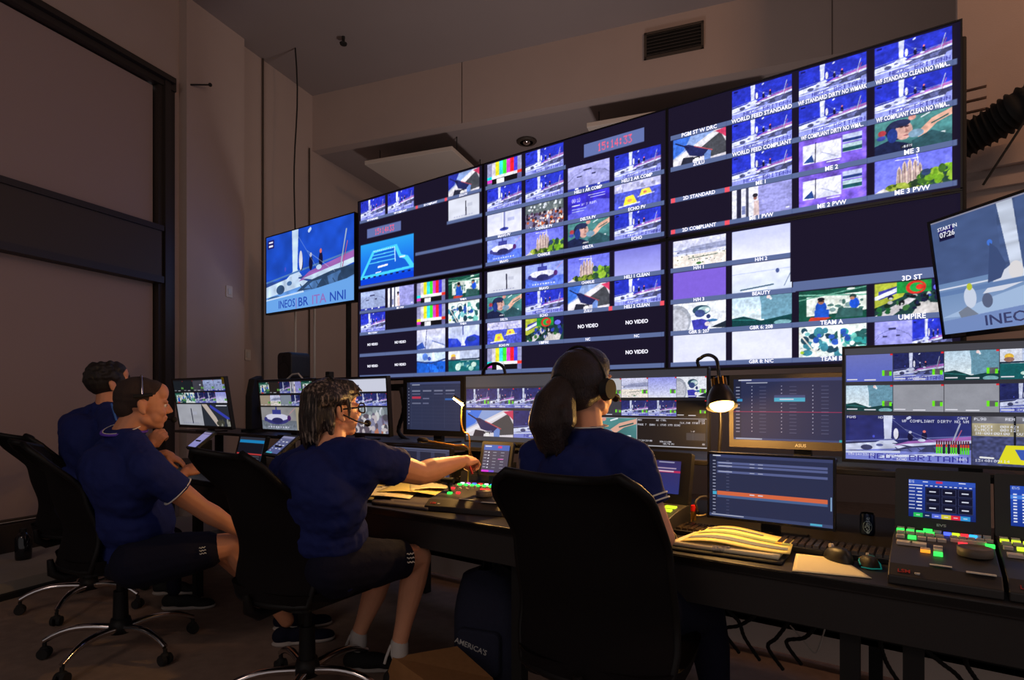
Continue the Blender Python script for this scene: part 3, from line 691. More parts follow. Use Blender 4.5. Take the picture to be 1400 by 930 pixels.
struct('trim_6', MB().box(-4.15,-4,0,-4.11,4.6,0.035), 'matt_black', R, label='dark strip along the plinth')
# window: frame, transom, panes
wn = bpy.data.objects.new('window_1', None); COL.objects.link(wn); wn.rotation_euler = R; wn['kind'] = 'structure'; wn['label'] = 'tall dark framed window with closed blinds'
f = MB(); f.box(-5.06,3.92,0.10,-4.97,4.09,4.28); f.box(-5.06,-4,4.15,-4.95,4.09,4.28); f.box(-5.06,-4,0.10,-4.94,3.92,0.30)
f.box(-4.99,3.96,0.1,-4.93,4.02,4.2); f.box(-4.99,-4,4.20,-4.90,4.05,4.235); f.box(-5.06,1.4,0.1,-4.97,1.5,4.15)
obj('window_frame', f, 'window_frame', wn)
f = MB(); f.box(-5.06,-4,2.36,-4.93,3.92,2.78); obj('transom', f, 'frame_brown', wn)
f = MB(); f.box(-5.05,-4,2.78,-4.91,3.93,2.83); f.box(-5.05,-4,2.30,-4.91,3.93,2.36); obj('transom_rail', f, 'window_frame', wn)
obj('pane', MB().box(-5.12,-4,0.3,-5.10,3.92,4.15), 'dark_glass', wn)
def blind(z0, z1, label):
    t = thing('roller_blind', label, 'blind', bpt(-5.03,2.7,z0), R, 'closed blinds of the big window')
    obj('fabric', MB().box(-0.006,-1.19,0.02,0.0,1.208,z1-z0), 'blind_fabric', t)
    obj('bottom_bar', MB().rbox(-0.014,-1.19,0,0.008,1.208,0.022,0.005,axis='y'), 'frame_brown', t)
blind(2.84,4.14,'brown roller blind closed over the upper half of the window')
blind(0.31,2.30,'brown roller blind closed over the lower half of the window behind the men')

# wall switches, conduits, cables, rafts, vents
def wall_box(Y, z, label, group=None, x=-4.90):
    t = thing('wall_socket', label, 'switch', bpt(x,Y,z), R, group)
    obj('plate', MB().rbox(0,-0.04,-0.06,0.012,0.04,0.06,0.01,axis='x'), 'raft_white', t, bevel=0.002)
    obj('rocker', MB().box(0.012,-0.02,-0.03,0.018,0.02,0.03), 'print_white', t)
wall_box(4.66, 2.35, 'small pale switch plate high on the pilaster beside the window')
wall_box(5.01, 1.72, 'small pale switch plate on the wall above the left monitors', None, -5.0)
for Y, r, z0, lb in ((5.22,.010,0,'dark vertical conduit on the left wall, nearest the pilaster'),(6.0,.009,0,'thin vertical conduit in the corner below the bulkhead')):
    t = tag(obj('conduit', MB().tube([(0,0,z0),(0,0,5.1 if Y<6 else 4.4)], r), 'frame_brown', None, bpt(-4.98,Y,0), R), lb, 'conduit')
for k,(px,y0,y1) in enumerate(((404,430,520),(430,430,520))):
    p = tpt(px,y0,6.2); q = tpt(px,y1,6.2); p.z = 2.4; q.z = 0
    tag(obj('cable_pole', MB().tube([p,q], .012), 'raft_white'), ('pale thin pole below the blue television, left one','pale thin pole below the blue television, right one')[k], 'pole')
p = bpt(-4.5,5.19,5.1); pts = [p+Vector((0.02*math.sin(k*0.5),0.015*math.sin(k*.8),-k*0.22)) for k in range(11)]
tag(obj('hanging_cable', MB().tube(pts, .008), 'matt_black'), 'black cable hanging from the ceiling above the blue television', 'cable')
t = thing('blind_crank', 'small dark arm sticking out of the wall at the window corner', 'crank', bpt(-4.9,4.2,4.27), R)
obj('arm', MB().tube([(0,0,0),(0.10,0.14,0.05)], .008), 'matt_black', t); obj('knob', MB().ball((0.10,0.14,0.05),.018), 'matt_black', t)
for (xb,yb,w_,d_,lb) in ((-3.645,6.12,1.2,1.2,'pale acoustic raft hanging left, nearer the left wall'),(-0.65,6.12,1.6,1.2,'pale acoustic raft hanging behind the top of the video wall')):
    t = thing('ceiling_raft', lb, 'ceiling panel', bpt(xb,yb,4.13), R, 'acoustic rafts')
    obj('panel', MB().box(-w_/2,0,0,w_/2,d_,0.05), 'raft_white', t, bevel=.004)
    for sx in (-.45,.45):
        obj('hanger', MB().tube([(sx*w_,.25,.05),(sx*w_,.25,.27)], .006), 'matt_black', t); obj('hanger', MB().tube([(sx*w_,.95,.05),(sx*w_,.95,.27)], .006), 'matt_black', t)
t = thing('air_vent', 'brown louvred air vent on the bulkhead above the video wall', 'vent', bpt(-0.55,6.08,4.83), R)
f = MB(); W2,H2=.29,.135
f.box(-W2,-.02,-H2,W2,0,-H2+.025); f.box(-W2,-.02,H2-.025,W2,0,H2); f.box(-W2,-.02,-H2,-W2+.025,0,H2); f.box(W2-.025,-.02,-H2,W2,0,H2)
obj('frame', f, 'frame_brown', t)
obj('backing', MB().box(-W2+.02,-.003,-H2+.02,W2-.02,0.002,H2-.02), 'matt_black', t)
for k in range(7):
    z = -H2+.04+k*.033
    M = Matrix.Translation((0,-.012,z)) @ Matrix.Rotation(math.radians(35),4,'X')
    obj('slat', MB().box(-W2+.026,-.010,-.0015,W2-.026,.010,.0015,M), 'frame_brown', t)
t = thing('wall_grille', 'pale slatted grille on the wall right of the video wall', 'grille', (0.08,4.6,3.0))
for k in range(5): obj('slat', MB().box(-.04,-.05,-.15+.068*k,.19,-.015,-.10+.068*k), 'wall_paint', t)
obj('backing', MB().box(-.04,-.015,-.15,.19,0,.17), 'frame_brown', t)
t = thing('smoke_detector', 'round dark ring fitting under the lowered ceiling left of the clock', 'detector', bpt(-2.35,6.76,4.4), R)
obj('ring', MB().lathe([(.05,0),(.12,0),(.125,-.015),(.11,-.03),(.08,-.03)]), 'frame_brown', t); obj('lens', MB().ball((0,0,-.02),(.05,.05,.03)), 'chrome', t)
t = thing('sprinkler_head', 'small dark sprinkler head on the high ceiling', 'sprinkler', bpt(-3.88,5.21,5.1), R)
obj('pipe', MB().cone((0,0,0),.018,(0,0,-.07),.014), 'matt_black', t); obj('deflector', MB().cone((0,0,-.07),.04,(0,0,-.085),.035), 'matt_black', t)
# ventilation hose
ctl = [wpt(1278,212,4.3),wpt(1300,203,4.3),wpt(1330,186,4.28),wpt(1362,168,4.25),wpt(1392,148,4.2),wpt(1440,120,4.2),wpt(1490,70,4.2)]
pts = []; rr = []
for a, b_ in zip(ctl, ctl[1:]):
    for k in range(10): pts.append(a.lerp(b_, k/10)); rr.append(.088 if len(rr)%3 else .105)
tag(obj('air_hose', MB().tube(pts, rr, 20), 'matt_black'), 'thick black ribbed air hose beside the video wall', 'hose')
tag(obj('hanging_rod', MB().tube([wpt(1344,253,4.0),wpt(1391,181,4.0),wpt(1440,100,4.0)], .006), 'matt_black'), 'thin dark slanting rod below the ribbed hose', 'rod')

# ------------------------------------------------------------------ video wall
VY = 3.52; DW = 1.456; DH = 0.82; VX0 = -1.207*VY; VZ0 = 1.388
U0 = [.022,.267,.512,.757]; UW = .220; PV = .2425; TH = .205
def tcell(c, r): return (U0[c], .014+PV*r, U0[c]+UW, .014+PV*r+TH)
def display(col, row, W, tiles, caps, label, extra=None, strips=None, reds=()):
    x0 = VX0+DW*col; z0 = VZ0+DH*(1-row)
    t = thing('video_display', label, 'screen', (x0+DW/2, VY, z0), (0,0,0), 'big displays of the video wall')
    bz = .009
    f = MB(); f.box(-DW/2+.001,0,0.001,DW/2-.001,.05,DH-.001); obj('housing', f, 'bezel', t)
    f = MB()
    f.box(-DW/2+.001,-.010,.001,DW/2-.001,0,bz+.006); f.box(-DW/2+.001,-.010,DH-bz,DW/2-.001,0,DH-.001)
    f.box(-DW/2+.001,-.010,bz,-DW/2+bz,0,DH-bz); f.box(DW/2-bz,-.010,bz,DW/2-.001,0,DH-bz)
    obj('bezel', f, 'bezel', t)
    sw, sh = DW-2*bz, DH-2*bz-.006
    def fn(i):
        i.fill((22,17,36))
        for r in range(4):
            for (ca, cb) in (strips[r] if strips else ((0,3),)):
                i.rect(U0[ca]-.012, .014+PV*r+TH, U0[cb]+UW+.014, .014+PV*r+TH+.034, STRIP)
                for c in range(ca, cb+1): i.rect(U0[c]+UW+.001,.014+PV*r+TH,U0[c]+UW+.003,.014+PV*r+TH+.034,(70,84,130))
        for (c, r), p in tiles.items(): q = i.sub(*tcell(c, r)); p(q); q.grain(.11)
        for (c, r, side) in reds:
            u = U0[c]-.010 if side == 0 else U0[c]+UW-.004
            i.rect(u, .014+PV*r+TH, u+.018, .014+PV*r+TH+.034, (230,80,95))
        if extra: extra(i)
        return i
    H = int(W*.5625)
    screen('picture', sw, sh, paint(fn, W, H), t, Matrix.Translation((0,-.004,bz+.006)), 'wall_screen')
    for (c, r, s, sz) in caps:
        cm = MB()
        uc = U0[c]+UW/2; v = .014+PV*r+TH+.018
        dy = 0
        if sz < 0: sz = -sz; v = .014+PV*r+.11
        nat = len(s)*.62*sz
        M = Matrix.Translation(((uc-.5)*sw, -.008, bz+.006+(1-v)*sh)) @ RX90
        text_mesh(cm, s, sz, M, bold=.02, width=min(.95, UW*sw*1.02/nat))
        obj('caption', cm, 'caption', t)
    f = MB().box(DW/2-.12,-.0115,.002,DW/2-.05,-.010,.012); obj('maker_plate', f, 'frame_brown', t)
    return t
def clockrect(i, u0, v0, u1, v1):
    i.rect(u0,v0,u1,v1,(92,106,160)); i.text('15:14:33', u0+(u1-u0)*.24, v0+(v1-v0)*.2, (v1-v0)*.7, (240,90,120), (u1-u0)*.072)
display(2, 0, 480, {(0,1):deck,(1,0):boat,(1,1):boat,(1,2):boat,(1,3):manpic,(2,0):boat,(2,1):boat,(2,2):collage,(2,3):collage,(3,0):boat,(3,1):boat,(3,2):helmet,(3,3):church},
  [(0,0,'PGM ST W DRC',.032),(0,1,'ZULU',.028),(0,2,'2D STANDARD',.030),(0,3,'2D COMPLIANT',.030),(1,0,'WORLD FEED STANDARD',.032),(1,1,'WORLD FEED COMPLIANT',.032),(1,2,'ME 1',.030),(1,3,'ME 1 PVW',.030),
   (2,0,'WF STANDARD DIRTY NO WMARK',.032),(2,1,'WF COMPLIANT DIRTY NO WMA...',.032),(2,2,'ME 2',.032),(2,3,'ME 2 PVW',.032),(3,0,'WF STANDARD CLEAN NO WMA...',.032),(3,1,'WF COMPLIANT CLEAN NO WMA...',.032),(3,2,'ME 3',.034),(3,3,'ME 3 PVW',.034)],
  'large display at the upper right of the video wall, showing WORLD FEED and ME captions', reds=((0,2,0),(0,2,1),(0,3,0),(0,3,1)))
def lr_extra(i):
    i.rect(U0[2]-.03,0,1,.014+PV+TH-.04,(22,17,36)); i.rect(U0[2]-.02,.014+PV+TH-.035,1,.014+PV+TH+.03,STRIP)
display(2, 1, 480, {(0,0):beach,(1,0):lambda i: sky(i,(190,195,240),(228,230,250)),(0,1):lambda i: i.fill((120,92,205)),(1,1):beauty,(0,2):cyclist,(1,2):bow,(0,3):lambda i: sky(i,(210,213,238),(214,216,238)),(1,3):lambda i: sky(i,(215,218,238),(218,220,238)),
  (2,2):tent,(2,3):team,(3,2):office,(3,3):lambda i: (i.fill((60,50,190)), waterlines(i.sub(0,0,.5,1),(160,160,240)), boat(i.sub(.5,0,1,1)))},
  [(0,0,'H/H 1',.028),(1,0,'H/H 2',.028),(0,1,'H/H 3',.028),(1,1,'BEAUTY',.028),(0,2,'GBR 5: 207',.028),(1,2,'GBR 6: 208',.028),(1,3,'GBR 8: N/C',.028),(2,2,'TEAM A',.032),(2,3,'TEAM B',.032),(3,2,'UMPIRE',.036),(3,1,'3D ST',.034)],
  'large display at the lower right of the video wall, showing TEAM A and UMPIRE', lr_extra, strips=[((0,1),),((0,1),),((0,3),),((0,2),)])
display(1, 0, 360, {(0,0):bars,(1,0):boat,(0,1):boat,(1,1):boat,(0,2):mast,(1,2):crowd,(0,3):cata,(1,3):church,(2,1):lambda i: waterlines(i,(175,175,240)),(3,1):boat,(2,2):timer,(3,2):buoys,(2,3):helmet,(3,3):boat},
  [(2,1,'HELI 1 AR COMP',.030),(3,1,'HELI 2 AR COMP',.030),(2,2,'DELTA PV',.028),(3,2,'ECHO PV',.030),(0,2,'BRAVO PV',.026),(1,2,'CHARLIE PV',.028),(0,3,'BRAVO',.026),(1,3,'CHARLIE',.028),(2,3,'DELTA',.028),(3,3,'ECHO',.028)],
  'large display at the upper middle of the video wall, with red clock digits over grey', lambda i: (i.rect(.5,0,1,.014+PV-.002,(22,17,36)), clockrect(i,.60,.09,.90,.20)))
display(1, 1, 360, {(0,0):spar,(1,0):cata,(2,0):church,(3,0):lambda i: sky(i,(120,120,210),(165,165,235)),(0,1):helmet,(1,1):boat,(2,1):deck,(3,1):boat,(0,2):buoys,(1,2):office,(0,3):bars},
  [(0,1,'DELTA',.024),(1,0,'BRAVO',.026),(1,1,'ECHO',.026),(2,0,'CHARLIE',.026),(2,1,'ZULU',.026),(3,0,'HELI 1 CLEAN',.030),(3,1,'HELI 2 CLEAN',.030),(0,2,'ECHO PV',.024),(1,2,'UMPIRE',.026),(2,2,'NC',.026),(3,2,'NC',.026),(2,2,'NO VIDEO',-.034),(3,2,'NO VIDEO',-.034),(3,3,'NO VIDEO',-.034)],
  'large display at the lower middle of the video wall, behind the ponytailed woman', reds=((3,1,1),(2,1,1)), strips=[((0,3),),((0,3),),((0,3),),((0,3),)])
def ul_extra(i):
    i.rect(0,.014+PV,.99,1,(22,17,36)); i.sub(.02,.50,.485,.955) and racemap(i.sub(.02,.50,.485,.955)); spar(i.sub(*tcell(3,1)))
    i.rect(.0,.958,1,.985,STRIP); i.rect(.5,.71,1,.742,STRIP); i.rect(.745,.462,1,.494,STRIP); clockrect(i,.08,.335,.38,.435)
display(0, 0, 280, {(0,0):boat,(1,0):boat,(3,0):lambda i: deck(i,(40,50,160))}, [(0,0,'WF STANDARD',.022),(1,0,'WF COMPLIANT',.022),(2,0,'2D COMPLIANT',.022),(3,0,'ZULU PV',.022)],
  'large display at the upper left of the video wall, showing a blue race map', ul_extra, reds=((2,0,0),(2,0,1)))
display(0, 1, 280, {(0,0):waterlines,(1,0):manpic,(2,0):bars,(3,0):tent,(0,1):boat,(2,1):lambda i: bars(i,(225,225,40)),(3,1):team,(2,2):sail,(3,2):bluebow,(2,3):cabin,(3,3):worker},
  [(0,2,'NO VIDEO',-.030),(1,2,'NO VIDEO',-.030),(0,3,'NO VIDEO',-.030),(1,3,'NO VIDEO',-.030),(0,1,'HELI 2 CLEAN',.020),(1,0,'ME 1 PVW',.020),(3,0,'TEAM A',.020),(3,1,'TEAM B',.020)],
  'large display at the lower left of the video wall, showing four NO VIDEO cells', lambda i: i.rect(.25,.26,.5,.455,(20,16,30)))
# stand of the video wall
t = thing('video_wall_stand', 'black truss stand carrying the video wall', 'stand', (VX0+1.5*DW, VY, 0))
for z in (1.33, 2.2, 2.95): obj('rail', MB().box(-1.5*DW+.05,.06,z-.03,1.5*DW-.05,.10,z+.03), 'matt_black', t)
obj('lower_rail', MB().box(-1.5*DW+.05,.02,1.30,1.5*DW-.05,.06,1.34), 'steel_black', t)
for k in range(4):
    x = -1.5*DW+.12+k*(3*DW-.24)/3
    p = MB(); 
    for sx in (-.12,.12): p.tube([(x+sx,.13,0),(x+sx,.13,3.0)], .02)
    obj('post', p, 'matt_black', t)
    b = MB()
    for j in range(9): s = 1 if j%2 else -1; b.tube([(x-.12*s,.13,.1+.3*j),(x+.12*s,.13,.4+.3*j)], .009)
    obj('brace', b, 'matt_black', t)
    obj('foot', MB().box(x-.2,-.1,0,x+.2,.5,.03), 'matt_black', t)
# low pale panel below the video wall
mat('panel_pale', (215,206,198), .8, noise=.06, nscale=6)
struct('baseboard_back', MB().box(-5.6,2.93,0.04,1.5,3.0,0.27), 'panel_pale', label='low pale panel under the video wall')

# ------------------------------------------------------------------ televisions left and right of the video wall
def tv(name, label, loc, Wd, Hd, rot, im, res, letters=None, mt='desk_screen', tilt=0):
    t = thing(name, label, 'television', loc, rot)
    M = Matrix.Rotation(tilt, 4, 'X')
    obj('housing', MB().rbox(-Wd/2,0,0,Wd/2,.035,Hd,.008,M,axis='y'), 'bezel', t)
    bz = .010; f = MB()
    f.box(-Wd/2,-.008,0,Wd/2,0,bz*1.8,M); f.box(-Wd/2,-.008,Hd-bz,Wd/2,0,Hd,M); f.box(-Wd/2,-.008,bz,-Wd/2+bz,0,Hd-bz,M); f.box(Wd/2-bz,-.008,bz,Wd/2,0,Hd-bz,M)
    obj('bezel', f, 'bezel', t)
    screen('picture', Wd-2*bz, Hd-2.8*bz, paint(im, res, int(res*.5625)), t, M @ Matrix.Translation((0,-.003,bz*1.8)), mt)
    obj('wall_bracket', MB().box(-.2,.035,Hd*.35,.2,.09,Hd*.65,M), 'matt_black', t)
    if letters:
        for (s, u, v, sz, mm, wd) in letters:
            lm = MB(); text_mesh(lm, s, sz, M @ Matrix.Translation(((u-.5)*Wd,-.005,(1-v)*Hd)) @ RX90, 'LEFT', .01, width=wd)
            obj('caption', lm, mm, t)
    return t
for nm, c in (('glow_blue',(40,80,190)),('glow_violet',(150,120,200)),('glow_navy',(52,62,110)),('glow_white',(235,238,250))): mat(nm,(10,10,10),.5,emit=c,strength=.9)
t = tv('television', 'wide television showing a blue boat deck, left of the video wall', (-1.424*VY, VY+.0, 2.12), 1.44, .825, (0,0,0), tv_left, 400,
   [('INEOS',.16,.90,.115,'glow_blue',.9),('BR',.395,.905,.125,'glow_blue',1.15),('ITA',.55,.905,.125,'glow_violet',1.2),('NNI',.742,.905,.125,'glow_blue',1.1),('|',.365,.9,.11,'glow_violet',1)])
obj('stand_pole', MB().tube([(.55,.06,.1),(.55,.06,-2.12)], .025), 'matt_black', t)
obj('stand_foot', MB().box(.2,-.15,-2.12,.9,.35,-2.09), 'matt_black', t)
bl = tpt(1291,464,2.3); ang = -(math.radians(-10.5))+YAW   # heading of its horizontal edge
dirx = Vector((math.sin(math.radians(169.5)-YAW), math.cos(math.radians(169.5)-YAW), 0))
rz = math.atan2(dirx.y, dirx.x)
c0 = bl+dirx*.41
t = tv('television', 'television tilted down at the right edge, showing a grey boat and INEOS', c0, .82, .462, (0,0,rz), tv_right, 420,
   [('INEOS',.21,.895,.052,'glow_navy',1.25),('START IN',.045,.095,.019,'glow_white',1),('07:26',.052,.145,.028,'glow_white',1)], tilt=math.radians(9))
obj('maker_plate', MB().box(-.37,-.012,.004,-.31,-.008,.016, Matrix.Rotation(math.radians(9),4,'X')), 'frame_brown', t)
pl = MB().tube([(0,.09,.22),(0,.10,.1),(0,.10,-c0.z+.985)], .022); obj('stand_pole', pl, 'matt_black', t)
obj('stand_foot', MB().rbox(-.12,.03,-c0.z+.976,.12,.17,-c0.z+.990,.02), 'matt_black', t)
# ------------------------------------------------------------------ the long desk
DF, DB, DZ = 1.73, 2.76, 0.74
mat('shelf_black', (30,26,25), 0.4, noise=0.2, nscale=40)
t = thing('control_desk', 'long black control desk running the whole width of the room', 'desk', (-1.0, 2.2, 0))
X0, X1 = -4.0, 2.7
obj('desktop', MB().box(X0,DF-2.2,DZ-.03,X1,DB-2.2,DZ), 'desk_black', t, bevel=.003)
obj('front_panel', MB().box(X0+.01,DF-2.2+.008,.60,X1,DF-2.2+.03,DZ-.031), 'desk_side', t)
obj('edge_strip', MB().box(X0,DF-2.2-.004,DZ-.022,X1,DF-2.2-.0005,DZ-.004), 'steel_black', t)
for x in (-3.95,-2.7,-1.62,-.28,.80,.94,1.30,1.52,2.2):
    obj('leg', MB().box(x,DF-2.2+.05,0,x+.045,DF-2.2+.095,DZ-.03), 'matt_black', t)
for x in (-3.95,-2.7,-1.62,-.28,.80,1.52,2.2):
    obj('leg', MB().box(x,DB-2.2-.10,0,x+.045,DB-2.2-.05,DZ-.03), 'matt_black', t)
obj('cross_rail', MB().box(X0,DB-2.2-.09,.36,X1,DB-2.2-.05,.44), 'matt_black', t)
obj('cable_tray', MB().box(X0,.1,.38,X1,.30,.40).box(X0,.1,.38,X1,.105,.45).box(X0,.295,.38,X1,.30,.45), 'matt_black', t)
t = thing('riser_shelf', 'black raised shelf along the back of the desk, under the monitors', 'shelf', (-1.0, 2.2, DZ))
obj('board', MB().box(X0,.06,.215,X1,.56,.235), 'shelf_black', t, bevel=.003)
for x in (-3.9,-2.7,-1.9,-1.15,-.45,.30,.66,1.3,2.2): obj('post', MB().box(x,.34,0,x+.03,.40,.215), 'matt_black', t)
# equipment panels under the riser (routers between the consoles)
def rack(x, wd, label, ledc):
    r = thing('router_panel', label, 'equipment', (x, 2.36, DZ))
    obj('case', MB().rbox(-wd/2,0,0,wd/2,.14,.19,.006,axis='y'), 'black_plastic', r)
    for k in range(4):
        obj('knob', MB().cone((-wd/2+.03+k*(wd-.06)/3,-.012,.05),.008,(-wd/2+.03+k*(wd-.06)/3,0,.05),.009), 'matt_black', r)
        obj('status_light', MB().box(-wd/2+.02+k*(wd-.06)/3,-.002,.11,-wd/2+.034+k*(wd-.06)/3,0,.122), ledc[k%len(ledc)], r)
for n_, c, s_ in (('led_red',(255,40,50),2.0),('led_green',(50,235,80),2.0),('led_white',(225,230,255),1.5),('led_blue',(70,90,255),2),('led_cyan',(50,175,255),1.6),('led_yellow',(190,215,40),1.6),('led_orange',(255,150,40),1.5),('led_magenta',(225,70,225),1.8)):
    mat(n_, (20,20,20), .4, emit=c, strength=s_)
rack(-.66,.11,'black router panel with small white lights, right of the ponytailed woman',['led_white','matt_black','led_white','led_red'])
rack(-1.98,.20,'black router panel with a red light, behind the woman with glasses',['led_red','matt_black','led_red','led_green'])
rack(-2.95,.30,'black router panel with dim labels below the leftmost multiview monitor',['led_green','matt_black'])
rack(.30,.18,'black equipment box in the dark gap behind the drink can',['matt_black'])

# ------------------------------------------------------------------ monitors
def monitor(name, label, x, y, z, Wd, Hd, fn, res, rz=0, tilt=0, stand='riser', bz=.012, chin=.02, m='desk_screen', group=None, brand=None, foot=None, sticker=None, bmat='bezel'):
    """x = centre, z = bottom edge; faces -Y"""
    base = DZ if stand == 'desk' else .975
    t = thing(name, label, 'monitor', (x, y, base), (0,0,rz), group)
    zb = z-base
    M = Matrix.Translation((0,0,zb)) @ Matrix.Rotation(tilt, 4, 'X')
    obj('housing', MB().rbox(-Wd/2,0,0,Wd/2,.022,Hd,.006,M,axis='y').rbox(-Wd*.3,.022,Hd*.2,Wd*.3,.05,Hd*.8,.02,M,axis='y'), 'bezel', t)
    f = MB(); f.box(-Wd/2,-.006,0,Wd/2,0,chin,M); f.box(-Wd/2,-.006,Hd-bz,Wd/2,0,Hd,M); f.box(-Wd/2,-.006,chin,-Wd/2+bz,0,Hd-bz,M); f.box(Wd/2-bz,-.006,chin,Wd/2,0,Hd-bz,M)
    obj('bezel', f, bmat, t)
    sw, sh = Wd-2*bz, Hd-bz-chin
    screen('picture', sw, sh, paint(fn, res, int(res*sh/sw)), t, M @ Matrix.Translation((0,-.002,chin)), m)
    obj('stand_neck', MB().box(-.03,.035,.008,.03,.06,zb+Hd*.45), 'black_plastic', t)
    obj('stand_base', MB().rbox(-.11,-.03,0,.11,.13,.009,.03), 'black_plastic', t)
    if brand:
        lm = MB(); text_mesh(lm, brand, chin*.55, M @ Matrix.Translation((0,-.0065,chin*.48)) @ RX90, bold=.02); obj('logo', lm, 'print_white', t)
    if sticker: obj('sticker', MB().box(Wd/2-.042,-.0072,Hd-.055,Wd/2-.012,-.0062,Hd-.004,M), 'led_dim_yellow', t)
    return t
mat('led_dim_yellow', (205,190,30), .7); mat('bezel_lamplit', (92,84,74), .4)  # bezel tone has the desk lamp's light on a black frame painted in
MY = 2.27
G = 'multiview monitors along the desk'
monitor('multiview_monitor','large multiview monitor at the right with yellow buoy picture and grey tiles',.0975,MY,.998,.69,.39,mv_big,800,bz=.008,chin=.010,group=G)
monitor('multiview_monitor','multiview monitor behind the ponytail, showing a hexagon deck picture',-1.615,MY,1.0,.61,.335,mv_w1,400,bz=.006,chin=.010,group=G)
monitor('multiview_monitor','multiview monitor with a black PRV page, between ponytailed woman and lamp',-1.0023,MY,1.01,.612,.327,mv_w2,760,bz=.006,chin=.010,group=G)
monitor('multiview_monitor','leftmost multiview monitor with a yellow corner sticker',-4.53+.01,MY,1.0,.80,.39,mv_left,260,tilt=math.radians(9),bz=.012,chin=.018,group=G,m='dim_screen',sticker=True)
monitor('multiview_monitor','multiview monitor left of the woman with glasses, with greenish pictures',-3.43,MY,1.0,.62,.352,mv_mid,220,tilt=math.radians(6),bz=.010,chin=.014,group=G,m='dim_screen')
monitor('multiview_monitor','multiview monitor right behind the face of the woman with glasses',-2.785,MY,1.004,.637,.345,mv_w1b,240,tilt=math.radians(4),bz=.010,chin=.014,group=G)
monitor('schedule_monitor','lamplit framed monitor on the riser with a schedule grid and red line',-.40,2.42,1.022,.52,.285,ui_sched,300,bz=.016,chin=.030,brand='ASUS',m='dim_screen',bmat='bezel_lamplit')
monitor('schedule_monitor','small squarish monitor with a blue table, left of the thin console lamp',-2.245,2.38,1.015,.46,.325,ui_grid,220,bz=.028,chin=.030,m='dim_screen')
monitor('list_monitor','monitor on the desk with an orange line across its list, behind the keyboards',-.452,2.12,.787,.405,.235,ui_rows,360,bz=.007,chin=.008,stand='desk',m='dim_screen')
monitor('list_monitor','low wide monitor with small tables under the blue table monitor',-2.17,2.20,.80,.44,.17,ui_small,220,bz=.010,chin=.010,stand='desk',m='dim_screen')
monitor('list_monitor','dark monitor with blue and red lines, behind the mouse of the seated man',-3.72,2.14,.76,.33,.22,ui_log,120,bz=.012,chin=.012,stand='desk',m='dim_screen',tilt=math.radians(-14))
monitor('portrait_monitor','narrow upright monitor with a pale blue list, beside the black hooded screen',-4.03,2.60,1.01,.20,.28,ui_list,60,bz=.010,chin=.012,m='dim_screen')
# hooded screen seen from behind
t = thing('hooded_screen','black hooded screen turned away, right of the leftmost multiview monitor','screen',(-4.17,2.50,.975),(0,0,math.radians(-52)))
P = [(-.13,.02),(.13,.02),(.13,.27),(.07,.40),(-.07,.43),(-.13,.36)]
obj('shell', MB().prism(P,0,.05,Matrix.Rotation(PI/2,4,'X')), 'matt_black', t, bevel=.008); obj('foot', MB().box(-.08,-.10,0,.08,.06,.02), 'matt_black', t); obj('arm', MB().box(-.02,-.01,.15,.02,.10,.19), 'matt_black', t)

# speaker on its stand
p = wpt(401,521,2.98)
t = thing('studio_speaker','black rounded studio loudspeaker standing behind the left monitors','loudspeaker',(p.x,2.98,p.z))
obj('cabinet', MB().rbox(-.10,-.09,0,.10,.10,.24,.04,axis='y'), 'black_plastic', t, bevel=.01)
obj('woofer', MB().lathe([(.002,-.012),(.03,-.016),(.062,-.002),(.07,-.006),(.073,0)],20,Matrix.Translation((0,-.092,.085)) @ RX90), 'matt_black', t); obj('tweeter', MB().lathe([(.001,-.004),(.02,-.006),(.03,0)],16,Matrix.Translation((0,-.092,.18)) @ RX90), 'matt_black', t)
s_ = thing('speaker_stand','black pole stand under the studio loudspeaker','stand',(p.x,2.98,0))
obj('pole', MB().tube([(0,0,.02),(0,0,p.z-.012)], .02), 'matt_black', s_); obj('top_plate', MB().box(-.09,-.09,p.z-.012,.09,.09,p.z), 'matt_black', s_); obj('foot', MB().lathe([(.001,.02),(.14,.015),(.15,0)]), 'matt_black', s_)
p = wpt(457,520,2.7)
t = thing('desk_camera','small black camera on a stick above the glasses wearer','camera',(p.x,2.66,.975))
obj('stick', MB().tube([(0,0,0),(0,0,p.z-.975)], .008), 'matt_black', t); obj('body', MB().rbox(-.022,-.02,p.z-.975,.022,.02,p.z-.975+.06,.006,axis='y'), 'matt_black', t)
p = wpt(404,516,2.35)
tag(obj('loose_cable', MB().tube([wpt(392,519,2.36),wpt(400,512,2.36),wpt(408,511,2.36),wpt(413,517,2.36),wpt(414,528,2.36)], .006), 'raft_white'), 'pale looped cable on top of the greenish multiview monitor', 'cable')

